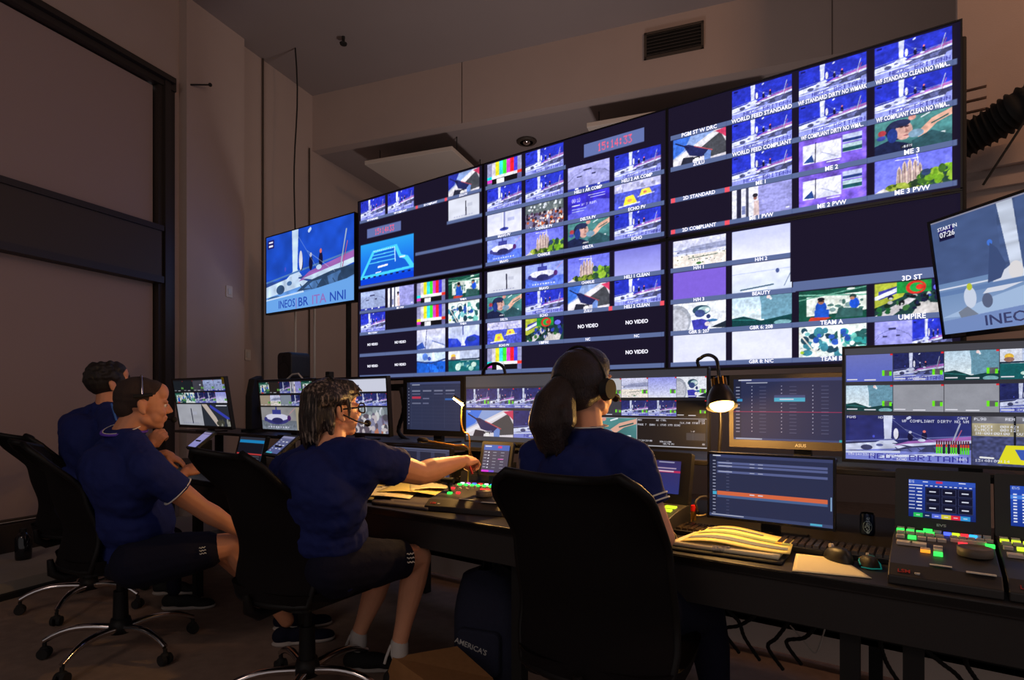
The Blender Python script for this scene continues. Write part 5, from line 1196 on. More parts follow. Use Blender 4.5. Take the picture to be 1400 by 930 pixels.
# a green lit thing at the far left chair
# ------------------------------------------------------------------ task chairs
def task_chair(label, loc, rz, back_rz=0):
    t = thing('task_chair', label, 'chair', loc, (0,0,rz), 'mesh task chairs')
    # five-star base
    for k in range(5):
        a = 2*PI*k/5+.3
        d = Vector((math.cos(a), math.sin(a), 0)); pts = []
        for j in range(9):
            u = j/8; r = .04+.28*u; z = .125+.018*math.sin(u*2.2)-.055*u**3
            pts.append(d*r+Vector((0,0,z)))
        lg = obj('leg', MB().tube(pts, [.019-.006*j/8 for j in range(9)], 10), 'chrome', t)
        cs = MB(); c = d*.32; sd = Vector((-d.y, d.x, 0))
        for s in (-1,1): cs.cone(c+sd*.008*s+Vector((0,0,.028)), .027, c+sd*.024*s+Vector((0,0,.028)), .024, 18)
        cs.tube([c+Vector((0,0,.03)), c+Vector((0,0,.075))], .009)
        cs.ball(c+Vector((0,0,.045)), (.020,.020,.016), 8)
        obj('caster', cs, 'rubber', lg)
    obj('hub', MB().lathe([(.001,.10),(.045,.10),(.05,.13),(.040,.17),(.03,.17)],24), 'chair_plastic', t)
    obj('gas_column', MB().cone((0,0,.12),.034,(0,0,.30),.030).cone((0,0,.30),.018,(0,0,.43),.018), 'chair_plastic', t)
    obj('mechanism', MB().rbox(-.09,-.14,.405,.09,.12,.45,.02), 'chair_plastic', t, bevel=.006)
    obj('tilt_lever', MB().tube([(-.08,.02,.42),(-.22,.03,.41),(-.26,.03,.405)], .008), 'chair_plastic', t)
    # seat cushion
    def seat(u, v):
        a = 2*PI*u; sx = .245; sy = .235
        r = 1 if v < .75 else 1-(v-.75)*4*.999
        x = sx*math.copysign(abs(math.cos(a))**.55, math.cos(a)); y = sy*math.copysign(abs(math.sin(a))**.55, math.sin(a))
        edge = min(v/.75, 1); z = .45+.055*math.sin(edge*PI/2) if v < .75 else .505-.012*math.exp(-((r)/.6)**2)
        k = 1-.06*(1-math.sin(edge*PI/2)); drop = -.03*max(0,(y*r-.12)/.12)**2
        return (x*r*k, y*r*k, z+drop)
    obj('seat', MB().grid(seat, 40, 20), 'chair_mesh', t)
    obj('seat_pan', MB().rbox(-.21,-.20,.44,.21,.20,.452,.06), 'chair_plastic', t)
    # curved mesh backrest with rolled rim
    def prof(v):            # half width, y offset, height along the back
        z = .46+.555*v
        w = .226-.020*v-.03*max(0,.15-v)*4
        if v > .86: w -= .060*((v-.86)/.14)**2.6
        y = -.245-.045*math.sin(PI*(v*.9+.05))*0-.03*v-.03*max(0,v-.6)**1.3+.045*math.exp(-((v-.28)/.22)**2)
        return w, y, z
    def back(u, v):
        w, y, z = prof(v); x = (u*2-1)*w
        k = max(0,(v-.62)/.38); wrap = (abs(u*2-1))**2.2*(.07-.15*k*k*(3-2*k))
        roll = -.02*max(0,v-.92)/.08
        lift = .012*(abs(u*2-1)**3)*max(0,(v-.75)/.25)-.012*(1-abs(u*2-1)**2)*max(0,(v-.75)/.25)
        return (x, y+wrap+roll, z+lift)
    obj('backrest', MB().grid(back, 30, 36), 'chair_mesh', t, rot=(0,0,back_rz), solid=.016)
    rim = [back(0,v/24) for v in range(25)]+[back(u/16,1) for u in range(1,17)]+[back(1,1-v/24) for v in range(1,25)]+[back(1-u/16,0) for u in range(1,16)]
    rim.append(rim[0])
    obj('back_frame', MB().tube(rim, .0125, 8, False), 'chair_plastic', t, rot=(0,0,back_rz))
    obj('spine', MB().tube([(0,-.10,.42),(0,-.22,.41),(0,-.262,.44),(0,-.27,.50)], [.022,.022,.020,.012], 10), 'chair_plastic', t)
    return t
def cpt(px, t_): 
    p = tpt(px, 550, t_); p.z = 0; return p
CH = {}
p = cpt(420,2.36); CH['w1'] = task_chair('black mesh task chair of the woman with glasses', p, math.radians(4))
p = cpt(165,2.80); CH['m1'] = task_chair('black mesh task chair of the man in the striped collar shirt, nearest the window', p, math.radians(-6))
p = cpt(122,3.45); CH['m2'] = task_chair('black mesh task chair of the far man, half hidden at the left', p, math.radians(10))
p = tpt(835,550,1.74); p.z = 0; CH['w2'] = task_chair('large black mesh task chair seen from behind in the middle', p, math.radians(8))
# ------------------------------------------------------------------ people
BAKE = []
def cap_mesh(b, p0, r0, p1, r1, n=14):
    p0, p1 = Vector(p0), Vector(p1); d = p1-p0; L_ = d.length
    if L_ < 1e-5: b.ball(p0, max(r0,r1), 8); return
    q = d.to_track_quat('Z','X'); vs = []; prof = []
    m = 5
    for i in range(m): a = -PI/2+PI/2*(i/m); prof.append((max(1e-4,r0*math.cos(a)), r0*math.sin(a)))
    prof.append((r0, 0)); prof.append((r1, L_))
    for i in range(1, m+1): a = PI/2*(i/m); prof.append((max(1e-4,r1*math.cos(a)), L_+r1*math.sin(a)))
    for r, z in prof:
        for k in range(n):
            a = 2*PI*k/n; vs.append(p0+q@Vector((r*math.cos(a), r*math.sin(a), z)))
    fs = [(i*n+k, i*n+(k+1)%n, (i+1)*n+(k+1)%n, (i+1)*n+k) for i in range(len(prof)-1) for k in range(n)]
    b.add(vs, fs, True); b.add(vs[:n], [tuple(range(n))[::-1]]); b.add(vs[-n:], [tuple(range(n))])
def blob(name, prims, voxel, m, parent, smooth=4, off=None, tex=None):
    """one continuous skin grown over overlapping shapes"""
    b = MB()
    for p in prims:
        if p[0] == 'c': cap_mesh(b, *p[1:])
        elif p[0] == 'e': b.ball(p[1], p[2], 9, R=p[3] if len(p) > 3 else None)
        elif p[0] == 'f': b.cone(*p[1:], n=20)
    o = obj(name, b, m, parent)
    if parent is not None:
        o.data.transform(Matrix.Translation(-parent.location))
    k = o.modifiers.new('r','REMESH'); k.mode = 'VOXEL'; k.voxel_size = voxel; k.use_smooth_shade = True
    if smooth:
        k = o.modifiers.new('s','SMOOTH'); k.factor = .5; k.iterations = smooth
    if tex:
        tx = bpy.data.textures.new('folds','CLOUDS'); tx.noise_scale = tex[0]; tx.noise_depth = 2
        k = o.modifiers.new('d','DISPLACE'); k.texture = tx; k.strength = tex[1]; k.mid_level = .5; k.texture_coords = 'LOCAL'
    BAKE.append(o)
    return o
def head_prims(M, s=1.0):
    """M: head frame, x right, y forward, z up, origin between the eyes' height and the ears"""
    R3 = M.to_3x3()
    def e(c, r, rot=None):
        Rr = R3 @ rot if rot else R3
        return ('e', M@(Vector(c)*s), tuple(x*s for x in r), Rr)
    def c(a, ra, b_, rb): return ('c', M@(Vector(a)*s), ra*s, M@(Vector(b_)*s), rb*s)
    P = [e((0,-.015,.030),(.076,.098,.090)), e((0,.030,-.005),(.064,.062,.080)), e((0,.028,-.060),(.055,.057,.044)), e((0,.060,-.086),(.024,.020,.020)),
         e((0,.060,.060),(.055,.035,.045)),
         c((0,.090,.006),.009,(0,.104,-.021),.0105), e((-.011,.094,-.026),(.009,.010,.008)), e((.011,.094,-.026),(.009,.010,.008)),
         e((-.030,.080,.020),(.024,.013,.008)), e((.030,.080,.020),(.024,.013,.008)), e((-.038,.062,-.028),(.022,.022,.022)), e((.038,.062,-.028),(.022,.022,.022)),
         e((0,.081,-.050),(.021,.014,.008)), e((0,.077,-.061),(.018,.014,.009)), e((0,.066,-.055),(.030,.018,.026)), e((-.030,.040,-.048),(.030,.036,.036)), e((.030,.040,-.048),(.030,.036,.036)), c((-.045,.0,-.06),.022,(-.02,.055,-.085),.018), c((.045,.0,-.06),.022,(.02,.055,-.085),.018)]
    for sx in (-1,1):
        tl = Matrix.Rotation(sx*.35,3,'Z')
        P += [e((sx*.083,-.010,-.004),(.008,.020,.032),tl), e((sx*.090,-.018,.008),(.006,.014,.021),tl), e((sx*.083,-.004,-.030),(.008,.010,.012))]
    return P
def hand_prims(W, F, N, curl=.5, side=1, s=1.0, spread=.07, thumb=.5):
    """W wrist, F direction of the fingers, N direction of the back of the hand; side=+1 thumb towards F x N"""
    F = F.normalized(); N = (N-F*N.dot(F)).normalized(); X = F.cross(N)*side
    P = []
    pt = lambda x, y, z: W+(X*x+F*y+N*z)*s
    P += [('c',pt(0,0,0),.024*s,pt(.0,.03,0),.026*s),('e',pt(.004,.055,0),(.040*s,.042*s,.0155*s),Matrix((X,F,N)).transposed()), ('c',pt(.022,.03,-.004),.014*s,pt(.03,.078,0),.012*s), ('c',pt(-.024,.03,-.004),.013*s,pt(-.028,.072,0),.011*s)]
    for k,(x, ln) in enumerate(((.031,.070),(.010,.078),(-.011,.072),(-.031,.058))):
        a = 0; p = Vector((x,.088 if k not in (0,3) else .083,.002)); d_ang = spread*(1.5-k)
        r = (.0095,.0098,.0093,.0082)[k]
        cur = curl*(1+.12*k); sg = (.45,.32,.23)
        for j in range(3):
            a += cur*(.75,1.0,.7)[j]
            d = Vector((math.sin(d_ang)*math.cos(a), math.cos(d_ang)*math.cos(a), -math.sin(a)))
            q = p+d*ln*sg[j]
            P.append(('c', pt(*p), r*s*(1-.07*j), pt(*q), r*s*(1-.07*(j+1)))); p = q
    t0 = Vector((.022,.022,-.006)); t1 = t0+Vector((.026,.026,-.012-.012*thumb)); t2 = t1+Vector((.006-.016*thumb,.028,-.012*thumb)); t3 = t2+Vector((-.004-.014*thumb,.022,-.010*thumb))
    P += [('c',pt(*t0),.017*s,pt(*t1),.0135*s),('c',pt(*t1),.0125*s,pt(*t2),.011*s),('c',pt(*t2),.011*s,pt(*t3),.009*s)]
    return P
def limb(pts, rs):
    return [('c', pts[i], rs[i], pts[i+1], rs[i+1]) for i in range(len(pts)-1)]
def arm_pts(S_, E_, W_2, k=1.0):
    """shoulder, elbow, wrist with muscle swell"""
    up = [S_, S_.lerp(E_,.35), S_.lerp(E_,.75), E_]; ru = [.050*k,.047*k,.040*k,.036*k]
    lo = [E_, E_.lerp(W_2,.28), E_.lerp(W_2,.7), W_2]; rl = [.036*k,.039*k,.029*k,.023*k]
    return limb(up, ru)+limb(lo, rl)
def leg_pts(H, K, A, k=1.0):
    return limb([H, H.lerp(K,.4), H.lerp(K,.8), K], [.090*k,.082*k,.062*k,.055*k])+limb([K, K.lerp(A,.3), K.lerp(A,.75), A], [.055*k,.056*k,.038*k,.034*k])
def torso(P_, C_, N_, SL, SR, w, grow=0.0, belly=0.0, fwd=None):
    """pelvis, chest, neck root, shoulders"""
    up = (C_-P_).normalized(); X = (SR-SL); X = (X-up*X.dot(up)).normalized(); Y = up.cross(X).normalized()   # Y points forward
    Rt = Matrix((X,Y,up)).transposed(); g = grow
    mid = P_.lerp(C_,.5)
    L_ = (C_-P_).length
    out = [('e',C_,(w*.50+g,.112+g,.155+g),Rt), ('e',mid,(w*.43+g,.105+g+belly*.4,L_*.42+g),Rt), ('e',P_,(w*.48+g,.125+g,.115+g),Rt), ('e',mid+Y*(.03+belly*.3)-up*.03,(w*.36+g,.095+g+belly,.15+g),Rt),
           ('e',C_-Y*.02+up*.05,(w*.46+g,.095+g,.12+g),Rt)]
    for S_ in (SL, SR):
        out += [('c',N_-up*.035,.050+g,S_.lerp(N_,.12),.052+g), ('c',S_,.056+g,C_.lerp(S_,.6)-up*.05,.070+g)]
    return out, X, Y, up
def shoe(label_m, parent, heel, toe, upm='navy_shorts', s=1.0):
    d = (toe-heel); L_ = d.length; f = d.normalized(); up = Vector((0,0,1)); x = f.cross(up).normalized()
    Rt = Matrix((x,f,x.cross(f))).transposed()
    pr = [('e',heel+f*.045+up*.045,(.036,.055,.045),Rt),('e',heel+f*L_*.45+up*.040,(.040,.09,.040),Rt),('e',toe-f*.055+up*.026,(.043,.065,.030),Rt)]
    o = blob('shoe', pr, .006, upm, parent, 3)
    sp = [('e',heel+f*.05+up*.010,(.042,.062,.018),Rt),('e',heel+f*L_*.5+up*.010,(.041,.10,.016),Rt),('e',toe-f*.055+up*.012,(.048,.070,.016),Rt)]
    so = blob('shoe_sole', sp, .006, 'sole', parent, 3)
    return o
def headframe(c, heading, pitch=0, roll=0):
    return Matrix.Translation(c) @ Matrix.Rotation(-math.radians(heading),4,'Z') @ Matrix.Rotation(-math.radians(pitch),4,'X') @ Matrix.Rotation(math.radians(roll),4,'Y')
def eyes(M, parent, s=1.0):
    for sx in (-1,1):
        b = MB().ball(M@(Vector((sx*.030,.073,.004))*s), .0125*s, 8); o = obj('eye', b, 'eye_white', parent); o.data.transform(Matrix.Translation(-parent.location))
        b = MB().ball(M@(Vector((sx*.030,.0825,.004))*s), .0052*s, 6); i = obj('iris', b, 'hair_dark', o); i.data.transform(Matrix.Translation(-parent.location))
def rel_tube(name, pts, r, m, parent, n=8):
    o = obj(name, MB().tube(pts, r, n), m, parent); o.data.transform(Matrix.Translation(-parent.location)); return o
def headset(M, parent, s, side, mic=True, cupside=(1,), band='matt_black', bandz=.128, tiltb=0, a0=0):
    hs = bpy.data.objects.new('headset', None); COL.objects.link(hs); hs.parent = parent; hs.empty_display_size = .02
    def h(p): return M@(Vector(p)*s)
    pts = [h((.088*math.cos(a), -.010-.02*tiltb*math.sin(a), .0+bandz*max(0,math.sin(a)))) for a in [a0+(PI-2*a0)*k/20 for k in range(21)]]
    o = obj('headband', MB().tube(pts, .0042*s, 8), band, hs); o.data.transform(Matrix.Translation(-parent.location))
    for sx in cupside:
        b = MB(); b.cone(h((sx*.080,-.010,-.002)), .036*s, h((sx*.100,-.010,-.002)), .030*s, 20)
        o = obj('ear_cup', b, 'matt_black', hs); o.data.transform(Matrix.Translation(-parent.location))
    if mic:
        sx = side
        mp = [h((sx*.092,-.005,-.01)), h((sx*.088,.045,-.040)), h((sx*.062,.095,-.058)), h((sx*.035,.118,-.060))]
        o = obj('mic_boom', MB().tube(mp, .0028*s), 'matt_black', hs); o.data.transform(Matrix.Translation(-parent.location))
        o = obj('mic_foam', MB().ball(h((sx*.030,.120,-.060)), .014*s, 8), 'matt_black', hs); o.data.transform(Matrix.Translation(-parent.location))
    return hs
def emblem(parent, H, K, f, r, s):
    """small pale embroidered mark on the leg of the shorts"""
    c = H.lerp(K, f); ax = (K-H).normalized(); n = (Vector((0,0,CAM_H))-c); n = (n-ax*n.dot(ax)).normalized(); up = n.cross(ax)
    if up.z < 0: up = -up
    b = MB()
    for j in range(3):
        pts = [c+n*(r+.003)+up*((.016-.016*j)*s+.003*math.sin(k*1.9+j))+ax*(-.016+.004*k)*s for k in range(9)]
        b.tube(pts, .0022*s, 6)
    o = obj('emblem', b, 'white_stripe', parent); o.data.transform(Matrix.Translation(-parent.location))
def person(label, loc):
    t = bpy.data.objects.new('person', None); COL.objects.link(t); t.location = (loc.x, loc.y, 0); t.empty_display_size = .1
    return tag(t, label, 'person')
def cuff(parent, a, b_, r, m='white_stripe', k=1):
    """two thin stripes round a sleeve end; b_ is the open end"""
    d = (b_-a).normalized()
    for j, mm in enumerate((m,m)[:k]):
        c0 = b_-d*(.004+.014*j); o = obj('sleeve_stripe', MB().cone(c0-d*.002, r+.0012, c0+d*.002, r+.0012, 28, cap=True), mm, parent); o.data.transform(Matrix.Translation(-parent.location))

T = tpt
# ---- woman with the ponytail (centre)
def ponytail_woman():
    t = person('person with a dark ponytail and headset in a navy polo shirt, seen from behind', T(795,550,1.62))
    Hc = T(800,531,1.83); M = headframe(Hc, 6, -14)
    N_ = T(803,592,1.76); C_ = T(802,690,1.73); P_ = T(806,830,1.74)
    SL = T(737,628,1.86); SR = T(862,634,1.63)
    EL = T(722,715,1.92); WL = T(770,705,2.12); ER = T(906,735,1.57); WR = T(872,700,1.86)
    tor, X, Y, up = torso(P_, C_, N_, SL, SR, .33)
    body = head_prims(M, .98)+tor+[('c',N_-up*.02,.052,M@Vector((0,-.018,-.05)),.050)]
    body += arm_pts(SL,EL,WL,.95)+arm_pts(SR,ER,WR,.92)
    F = (WR-ER).normalized(); body += hand_prims(WR, F, Vector((0,0,1)), .45, -1, .92)
    F = (WL-EL).normalized(); body += hand_prims(WL, F, Vector((0,0,1)), .45, 1, .92)
    hl, hr = P_-X*.09+Y*.03, P_+X*.09+Y*.03
    KL, KR = T(838,835,2.05), T(965,838,1.92)
    AL, AR = T(850,975,2.10), T(985,985,1.92)
    AL.z = AR.z = .12
    body += leg_pts(hl,KL,AL,.95)+leg_pts(hr,KR,AR,.95)
    blob('body', body, .0045, 'skin', t, 3)
    tor2, *_ = torso(P_, C_, N_, SL, SR, .33, .014)
    sl = [('c',SR,.062,SR.lerp(ER,.3),.062),('f',SR.lerp(ER,.22),.061,SR.lerp(ER,.60),.058),('c',SL,.062,SL.lerp(EL,.3),.062),('f',SL.lerp(EL,.22),.061,SL.lerp(EL,.62),.058)]
    blob('polo_shirt', tor2+sl+[('f',N_-up*.03,.072,N_+up*.012,.060)], .007, 'navy_shirt', t, 5, tex=(.06,.014))
    cuff(t, SR, SR.lerp(ER,.585), .0605, k=2); cuff(t, SL, SL.lerp(EL,.605), .0605, k=2)
    rel_tube('collar_stripe', [N_+up*.020+(X*math.cos(a)+Y*math.sin(a))*.062 for a in [2*PI*k/24 for k in range(25)]], .0022, 'white_stripe', t)
    blob('trousers', leg_pts(hl,KL,AL,1.12)+leg_pts(hr,KR,AR,1.12)+[('e',P_-up*.02,(.175,.14,.10),Matrix((X,Y,up)).transposed())], .009, 'navy_shorts', t, 4)
    rel_tube('hem_stripe', [T(914,800,1.60),T(920,815,1.60),T(919,835,1.60),T(923,850,1.60)], .004, 'white_stripe', t)
    for A in (AL, AR): shoe('', t, A-Y*.06-Vector((0,0,.11)), A+Y*.18-Vector((0,0,.11)))
    # hair: cap pulled back into the tail
    R3 = M.to_3x3()
    h = lambda x, y, z: M@Vector((x,y,z))
    hp = [('e',h(0,-.022,.036),(.084,.100,.094),R3),('e',h(0,.018,.062),(.078,.075,.066),R3),('e',h(0,-.055,.0),(.072,.066,.062),R3),('e',h(0,-.088,.030),(.045,.035,.040),R3)]
    blob('hair', hp, .006, 'hair_brown', t, 2)
    tb = h(-.012,-.115,.040)
    tail = limb([tb, T(765,532,1.74), T(752,552,1.72), T(746,578,1.71), T(752,604,1.72), T(760,622,1.73)], [.024,.040,.050,.052,.042,.014])+limb([tb,T(772,540,1.73),T(772,575,1.70),T(768,600,1.71)],[.020,.032,.036,.016])
    rr = random.Random(4)
    for k in range(16):
        a = rr.random()*.05-.025; x0 = 738+rr.random()*40
        tail += limb([T(x0+6,560,1.70+a), T(x0,600,1.70+a), T(x0+3+rr.random()*6,618+rr.random()*14,1.715+a)], [.012,.008,.0025])
    blob('ponytail', tail, .005, 'hair_brown', t, 1)
    rel_tube('hair_tie', [tb+R3@Vector((.026*math.cos(a),.0,.026*math.sin(a)))+R3@Vector((0,.004,0)) for a in [2*PI*k/16 for k in range(17)]], .006, 'matt_black', t)
    headset(M, t, 1.0, 1, True, (1,-1), bandz=.134)
    eyes(M, t, .98)
ponytail_woman()

# ---- woman with glasses reaching to the console
def glasses_woman():
    t = person('person with streaked bobbed hair, glasses and headset, reaching one arm towards the console', T(440,550,2.2))
    Hc = T(457,563,2.27); M = headframe(Hc, 14, -6)
    N_ = T(452,608,2.20); C_ = T(440,680,2.16); P_ = T(445,765,2.26)
    SL = T(394,642,2.36); SR = T(504,628,2.09)
    ER = T(574,648,2.27); WR = T(628,632,2.46)
    EL = T(392,730,2.42); WL = T(470,735,2.52)
    tor, X, Y, up = torso(P_, C_, N_, SL, SR, .36)
    body = head_prims(M, .96)+tor+[('c',N_-up*.02,.055,M@Vector((0,-.015,-.05)),.052)]
    body += arm_pts(SR,ER,WR,1.25)+arm_pts(SL,EL,WL,1.0)
    F = (T(655,626,2.56)-WR).normalized()
    body += hand_prims(WR, F, Vector((.2,-.55,.8)), .85, -1, .98, .05, 1.0)
    body += hand_prims(WL, (WL-EL).normalized(), Vector((0,0,1)), .4, 1, .95)
    hl, hr = T(425,768,2.36), T(455,775,2.18)
    KR = T(572,762,2.44); AR = T(546,880,2.46); KL = T(520,790,2.62); AL = T(490,868,2.62)
    body += leg_pts(hr,KR,AR,.98)+leg_pts(hl,KL,AL,.95)
    blob('body', body, .0045, 'skin', t, 3)
    tor2, *_ = torso(P_, C_, N_, SL, SR, .36, .016, .02)
    sl = [('c',SR,.068,SR.lerp(ER,.25),.070),('f',SR.lerp(ER,.10),.066,SR.lerp(ER,.55),.074),('c',SL,.068,SL.lerp(EL,.3),.068),('f',SL.lerp(EL,.22),.068,SL.lerp(EL,.6),.066)]
    blob('t_shirt', tor2+sl+[('c',C_+up*.02+Y*.04,.10,P_+Y*.05,.115)], .007, 'navy_shirt', t, 5, tex=(.07,.022))
    sh = limb([hr,hr.lerp(KR,.45),hr.lerp(KR,.72)],[.105,.098,.080])+limb([hl,hl.lerp(KL,.4),hl.lerp(KL,.6)],[.105,.098,.085])+[('f',hr.lerp(KR,.5),.090,hr.lerp(KR,.82),.078),('f',hl.lerp(KL,.4),.088,hl.lerp(KL,.68),.08),('e',P_-up*.02,(.185,.15,.11),Matrix((X,Y,up)).transposed())]
    blob('shorts', sh, .008, 'navy_shorts', t, 4, tex=(.08,.012))
    for A, hx, tx in ((AR,(538,912,2.40),(556,935,2.62)),(AL,(478,893,2.50),(512,925,2.56))):
        for _ in (0,): blob('sock', [('c',A+Vector((0,0,.0)),.038,A-Vector((0,0,.04)),.038)], .006, 'sock', t, 2)
    for A, dx in ((AR,(.10,.16)),(AL,(.13,.10))):
        hz = Vector((A.x,A.y,0)); d = Vector((dx[0],dx[1],0)).normalized()
        shoe('', t, hz-d*.06, hz+d*.20, 'matt_black')
        rel_tube('heel_tab', [A-d*.035+Vector((0,0,.0)), A-d*.055-Vector((0,0,.05)), A-d*.062-Vector((0,0,.075))], .006, 'sock', t)
    emblem(t, hr, KR, .74, .090, 1.0)
    # hair
    R3 = M.to_3x3(); h = lambda x, y, z: M@Vector((x,y,z))
    hp = [('e',h(0,-.020,.062),(.087,.106,.070),R3),('e',h(0,.030,.075),(.075,.072,.052),R3),('e',h(0,-.072,-.010),(.082,.052,.085),R3),('e',h(0,-.035,.03),(.080,.075,.05),R3)]
    for k in range(30):
        a = -2.15+4.3*k/29; x = .074*math.sin(a); y = -.028-.078*math.cos(a); L_ = .108+.012*math.sin(k*1.7) if abs(a) < .95 else -.018-.014*math.sin(k*2.3)
        hp += limb([h(x*.95,y*.95,.07), h(x*1.10,y*1.08,.0 if L_ > 0 else .055), h(x*(1.12),y*1.10-.006,-.055 if L_ > 0 else .04), h(x*1.0+.008*math.sin(k*2.1),y*1.06-(.016 if L_ > 0 else 0),-L_+.016*math.sin(k*3.7))], [.020,.020,.016 if L_ > 0 else .012,.004])
    for k in range(14):
        a = -.9+1.8*k/13; hp += limb([h(.02*a,-.02,.122), h(.062*a,.055,.105), h(.078*a,.088,.062+.01*math.sin(3*k)),], [.014,.012,.004])
    for sx in (-1,1): hp += limb([h(sx*.070,.020,.07), h(sx*.080,.028,.02), h(sx*.074,.024,-.030)], [.016,.010,.003])+limb([h(sx*.06,-.05,.0),h(sx*.078,-.052,-.04),h(sx*.066,-.050,-.10)],[.03,.018,.006])
    blob('hair', hp, .0045, 'hair_streaked', t, 1)
    # glasses
    g = bpy.data.objects.new('glasses', None); COL.objects.link(g); g.parent = t
    for sx in (-1,1):
        ring = [h(sx*.034+.027*math.copysign(abs(math.cos(a))**.7,math.cos(a)), .103-.004*abs(math.cos(a)), .003+.019*math.copysign(abs(math.sin(a))**.7,math.sin(a))) for a in [2*PI*k/20 for k in range(21)]]
        o = obj('rim', MB().tube(ring, .0030, 6, False), 'matt_black', g); o.data.transform(Matrix.Translation(-t.location))
        o = obj('temple_arm', MB().tube([h(sx*.062,.098,.010), h(sx*.078,.05,.010), h(sx*.080,-.01,.010)], .0032), 'matt_black', g); o.data.transform(Matrix.Translation(-t.location))
    o = obj('bridge', MB().tube([h(-.008,.104,.006), h(0,.107,.010), h(.008,.104,.006)], .0025), 'matt_black', g); o.data.transform(Matrix.Translation(-t.location))
    headset(M, t, 1.0, 1, True, (), bandz=.14)
    eyes(M, t, .96)
    tag(obj('pen', MB().cone((0,0,0),.004,(.012,.01,-.045),.0045), 'red_plastic', None, T(641,634,2.5)), 'small red pen in the reaching hand', 'pen')
glasses_woman()

# ---- man with short hair
def buzz_man():
    t = person('person with buzz cut and headset in a navy polo with white edged collar', T(185,550,2.7))
    Hc = T(197,555,2.68); M = headframe(Hc, 20, 2)
    N_ = T(170,590,2.64); C_ = T(163,662,2.60); P_ = T(186,752,2.70)
    SL = T(132,636,2.86); SR = T(206,645,2.44)
    ER = T(275,695,2.56); WR = T(330,728,2.66)
    EL = T(215,690,3.00); WL = T(250,650,3.2)
    tor, X, Y, up = torso(P_, C_, N_, SL, SR, .44, 0, .02)
    body = head_prims(M, 1.02)+tor+[('c',N_-up*.02,.062,M@Vector((0,-.022,-.045)),.060)]
    body += arm_pts(SR,ER,WR,1.15)+arm_pts(SL,EL,WL,1.1)
    body += hand_prims(WR, (WR-ER).normalized(), Vector((-.2,-.4,.9)), .5, -1, 1.02)
    body += hand_prims(WL, (WL-EL).normalized(), Vector((0,-.3,1)), .5, 1, 1.02)
    hr, hl = T(190,770,2.56), T(205,760,2.80)
    KR = T(318,745,2.70); AR = T(392,848,2.90); KL = T(304,752,2.90); AL = T(392,829,3.10)
    body += leg_pts(hr,KR,AR,1.05)+leg_pts(hl,KL,AL,1.05)
    blob('body', body, .0045, 'skin_tan', t, 5)
    tor2, *_ = torso(P_, C_, N_, SL, SR, .44, .018, .03)
    sl = [('c',SR,.072,SR.lerp(ER,.3),.072),('f',SR.lerp(ER,.2),.071,SR.lerp(ER,.55),.068),('c',SL,.07,SL.lerp(EL,.3),.07),('f',SL.lerp(EL,.22),.07,SL.lerp(EL,.55),.066)]
    blob('polo_shirt', tor2+sl+[('f',N_-up*.03,.085,N_+up*.022,.070),('c',C_+Y*.03,.12,P_+Y*.03,.14)], .007, 'navy_shirt', t, 5, tex=(.10,.022))
    cuff(t, SR, SR.lerp(ER,.54), .0705); cuff(t, SL, SL.lerp(EL,.54), .069)
    rel_tube('collar_stripe', [N_+up*(.020+.004*math.sin(a))+(X*math.cos(a)+Y*math.sin(a))*.079 for a in [2*PI*k/24 for k in range(25)]], .0022, 'white_stripe', t)
    rel_tube('lanyard', [N_+up*(.012)+(X*math.cos(a)*.083+Y*math.sin(a)*.086)-up*.03*max(0,math.sin(a)) for a in [2*PI*k/24 for k in range(25)]], .006, 'lanyard_violet', t)
    sh = limb([hr,hr.lerp(KR,.5),hr.lerp(KR,.7)],[.112,.10,.085])+limb([hl,hl.lerp(KL,.5),hl.lerp(KL,.7)],[.112,.10,.085])+[('f',hr.lerp(KR,.5),.095,hr.lerp(KR,.78),.082),('f',hl.lerp(KL,.5),.095,hl.lerp(KL,.78),.082),('e',P_-up*.02,(.2,.16,.11),Matrix((X,Y,up)).transposed())]
    blob('shorts', sh, .008, 'navy_shorts', t, 4)
    emblem(t, hr, KR, .70, .094, .8)
    for A in (AR, AL):
        A0 = Vector((A.x,A.y,0)); d = Vector((.6,.8,0)); shoe('', t, A0-d*.06, A0+d*.22)
    R3 = M.to_3x3(); h = lambda x, y, z: M@Vector((x,y,z))
    blob('hair', [('e',h(0,-.024,.040),(.0805,.100,.094),R3),('e',h(0,.025,.078),(.062,.055,.044),R3),('e',h(0,-.060,-.005),(.064,.060,.060),R3)], .005, 'hair_buzz', t, 2)
    hs = headset(M, t, 1.03, -1, True, (), 'chrome', bandz=.134, tiltb=.3, a0=.36)
    o = obj('temple_pad', MB().tube([h(.090,-.045,.040), h(.094,-.01,.044), h(.088,.026,.052)], .0085), 'matt_black', hs); o.data.transform(Matrix.Translation(-t.location))
    eyes(M, t, 1.02)
mat('lanyard_violet', (96,60,190), .6)
buzz_man()

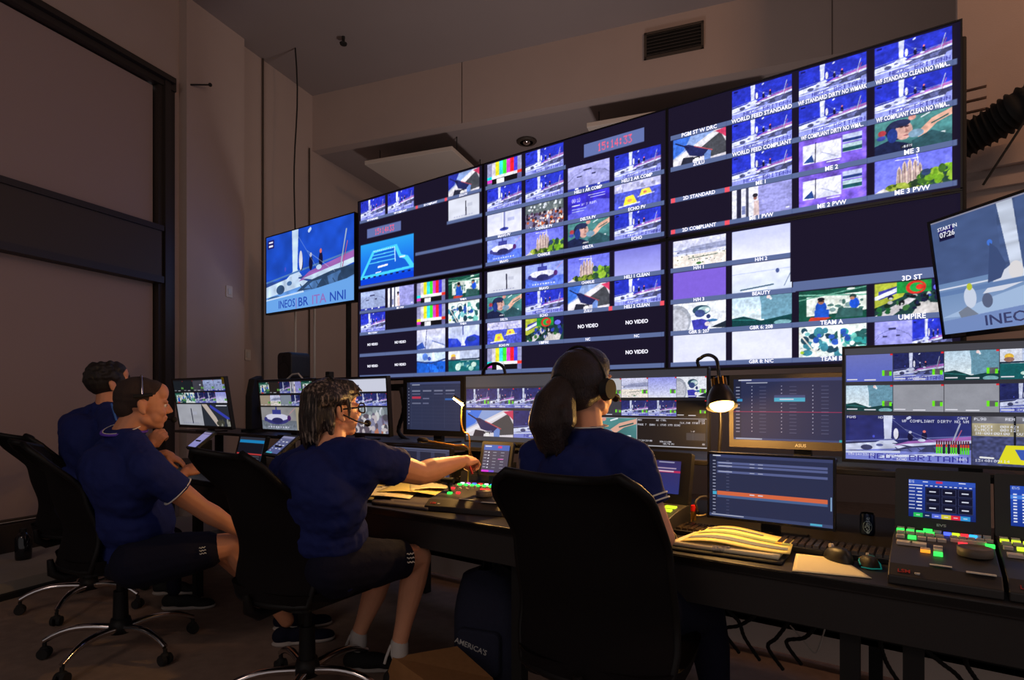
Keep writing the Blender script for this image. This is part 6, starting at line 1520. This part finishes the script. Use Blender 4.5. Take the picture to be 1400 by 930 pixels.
# ---- far man
def far_man():
    t = person('person with dark curly hair in a navy shirt, half hidden behind the buzz cut', T(140,550,3.3))
    Hc = T(152,527,3.32); M = headframe(Hc, 8, -10)
    N_ = T(147,554,3.28); C_ = T(122,612,3.22); P_ = T(120,690,3.30)
    SL = T(98,580,3.46); SR = T(158,592,3.06)
    ER = T(185,640,3.20); WR = T(205,612,3.38); EL = T(160,640,3.65); WL = T(226,620,3.70)
    tor, X, Y, up = torso(P_, C_, N_, SL, SR, .42)
    body = head_prims(M, 1.0)+tor+[('c',N_-up*.02,.060,M@Vector((0,-.02,-.045)),.058)]
    body += arm_pts(SR,ER,WR,1.1)+arm_pts(SL,EL,WL,1.1)
    body += hand_prims(WR, Vector((.3,.3,.6)), Vector((.6,-.7,.1)), 1.0, -1, 1.05, .03, 1)+hand_prims(WL, T(250,632,3.75)-WL, Vector((0,-.4,1)), .35, 1, 1.05)
    hl, hr = P_-X*.10, P_+X*.10
    KL, KR = hl+Y*.40+Vector((.05,0,.0)), T(235,735,3.45); AL, AR = KL+Vector((.0,.02,-.40)), T(238,800,3.40)
    KL.z = .52; AL.z = .11; AR.z = .11
    body += leg_pts(hl,KL,AL,1.05)+leg_pts(hr,KR,AR,1.05)
    blob('body', body, .0055, 'skin_tan', t, 3)
    tor2, *_ = torso(P_, C_, N_, SL, SR, .42, .018, .02)
    sl = [('c',SR,.074,SR.lerp(ER,.3),.074),('f',SR.lerp(ER,.2),.073,SR.lerp(ER,.62),.07),('c',SL,.07,SL.lerp(EL,.3),.07),('f',SL.lerp(EL,.22),.07,SL.lerp(EL,.6),.068)]
    blob('t_shirt', tor2+sl+[('f',N_-up*.03,.085,N_+up*.006,.070)], .008, 'navy_shirt', t, 5, tex=(.1,.02))
    rel_tube('shoulder_stripe', [SR+up*.075+(N_-SR)*.55, SR+up*.074+X*.0, SR.lerp(ER,.3)+X*.055+up*.03], .005, 'blue_stripe', t)
    blob('trousers', leg_pts(hl,KL,AL,1.12)+leg_pts(hr,KR,AR,1.12)+[('e',P_,(.2,.15,.12),Matrix((X,Y,up)).transposed())], .009, 'navy_shorts', t, 4)
    for A in (AR, AL):
        A0 = Vector((A.x,A.y,0)); d = Vector((.75,.65,0)); shoe('', t, A0-d*.06, A0+d*.22, 'matt_black')
    R3 = M.to_3x3(); h = lambda x, y, z: M@Vector((x,y,z))
    hp = [('e',h(0,-.022,.040),(.086,.105,.098),R3),('e',h(0,.03,.08),(.07,.06,.05),R3)]
    rr = random.Random(2)
    for k in range(60):
        a = rr.random()*2*PI; z = rr.random(); q = Vector((math.cos(a)*math.sqrt(1-z*z*.8), math.sin(a)*math.sqrt(1-z*z*.8), z))
        hp.append(('e', h(q.x*.084,-.015+q.y*.10,.035+q.z*.095), (.016,.016,.014), R3))
    blob('hair', hp, .006, 'hair_dark', t, 1)
    rel_tube('ring', [WL+(T(250,632,3.75)-WL).normalized()*.105+Vector((.011*math.cos(a),0,.011*math.sin(a))) for a in [2*PI*k/12 for k in range(13)]], .0022, 'mouse_gold', t)
far_man()

# bake the grown skins into plain meshes
bpy.context.view_layer.update()
dg = bpy.context.evaluated_depsgraph_get()
new = [(o, bpy.data.meshes.new_from_object(o.evaluated_get(dg))) for o in BAKE]
for o, me in new:
    o.modifiers.clear(); old = o.data
    if not me.materials: me.materials.append(old.materials[0])
    o.data = me
    me.polygons.foreach_set('use_smooth', [True]*len(me.polygons)); me.update()
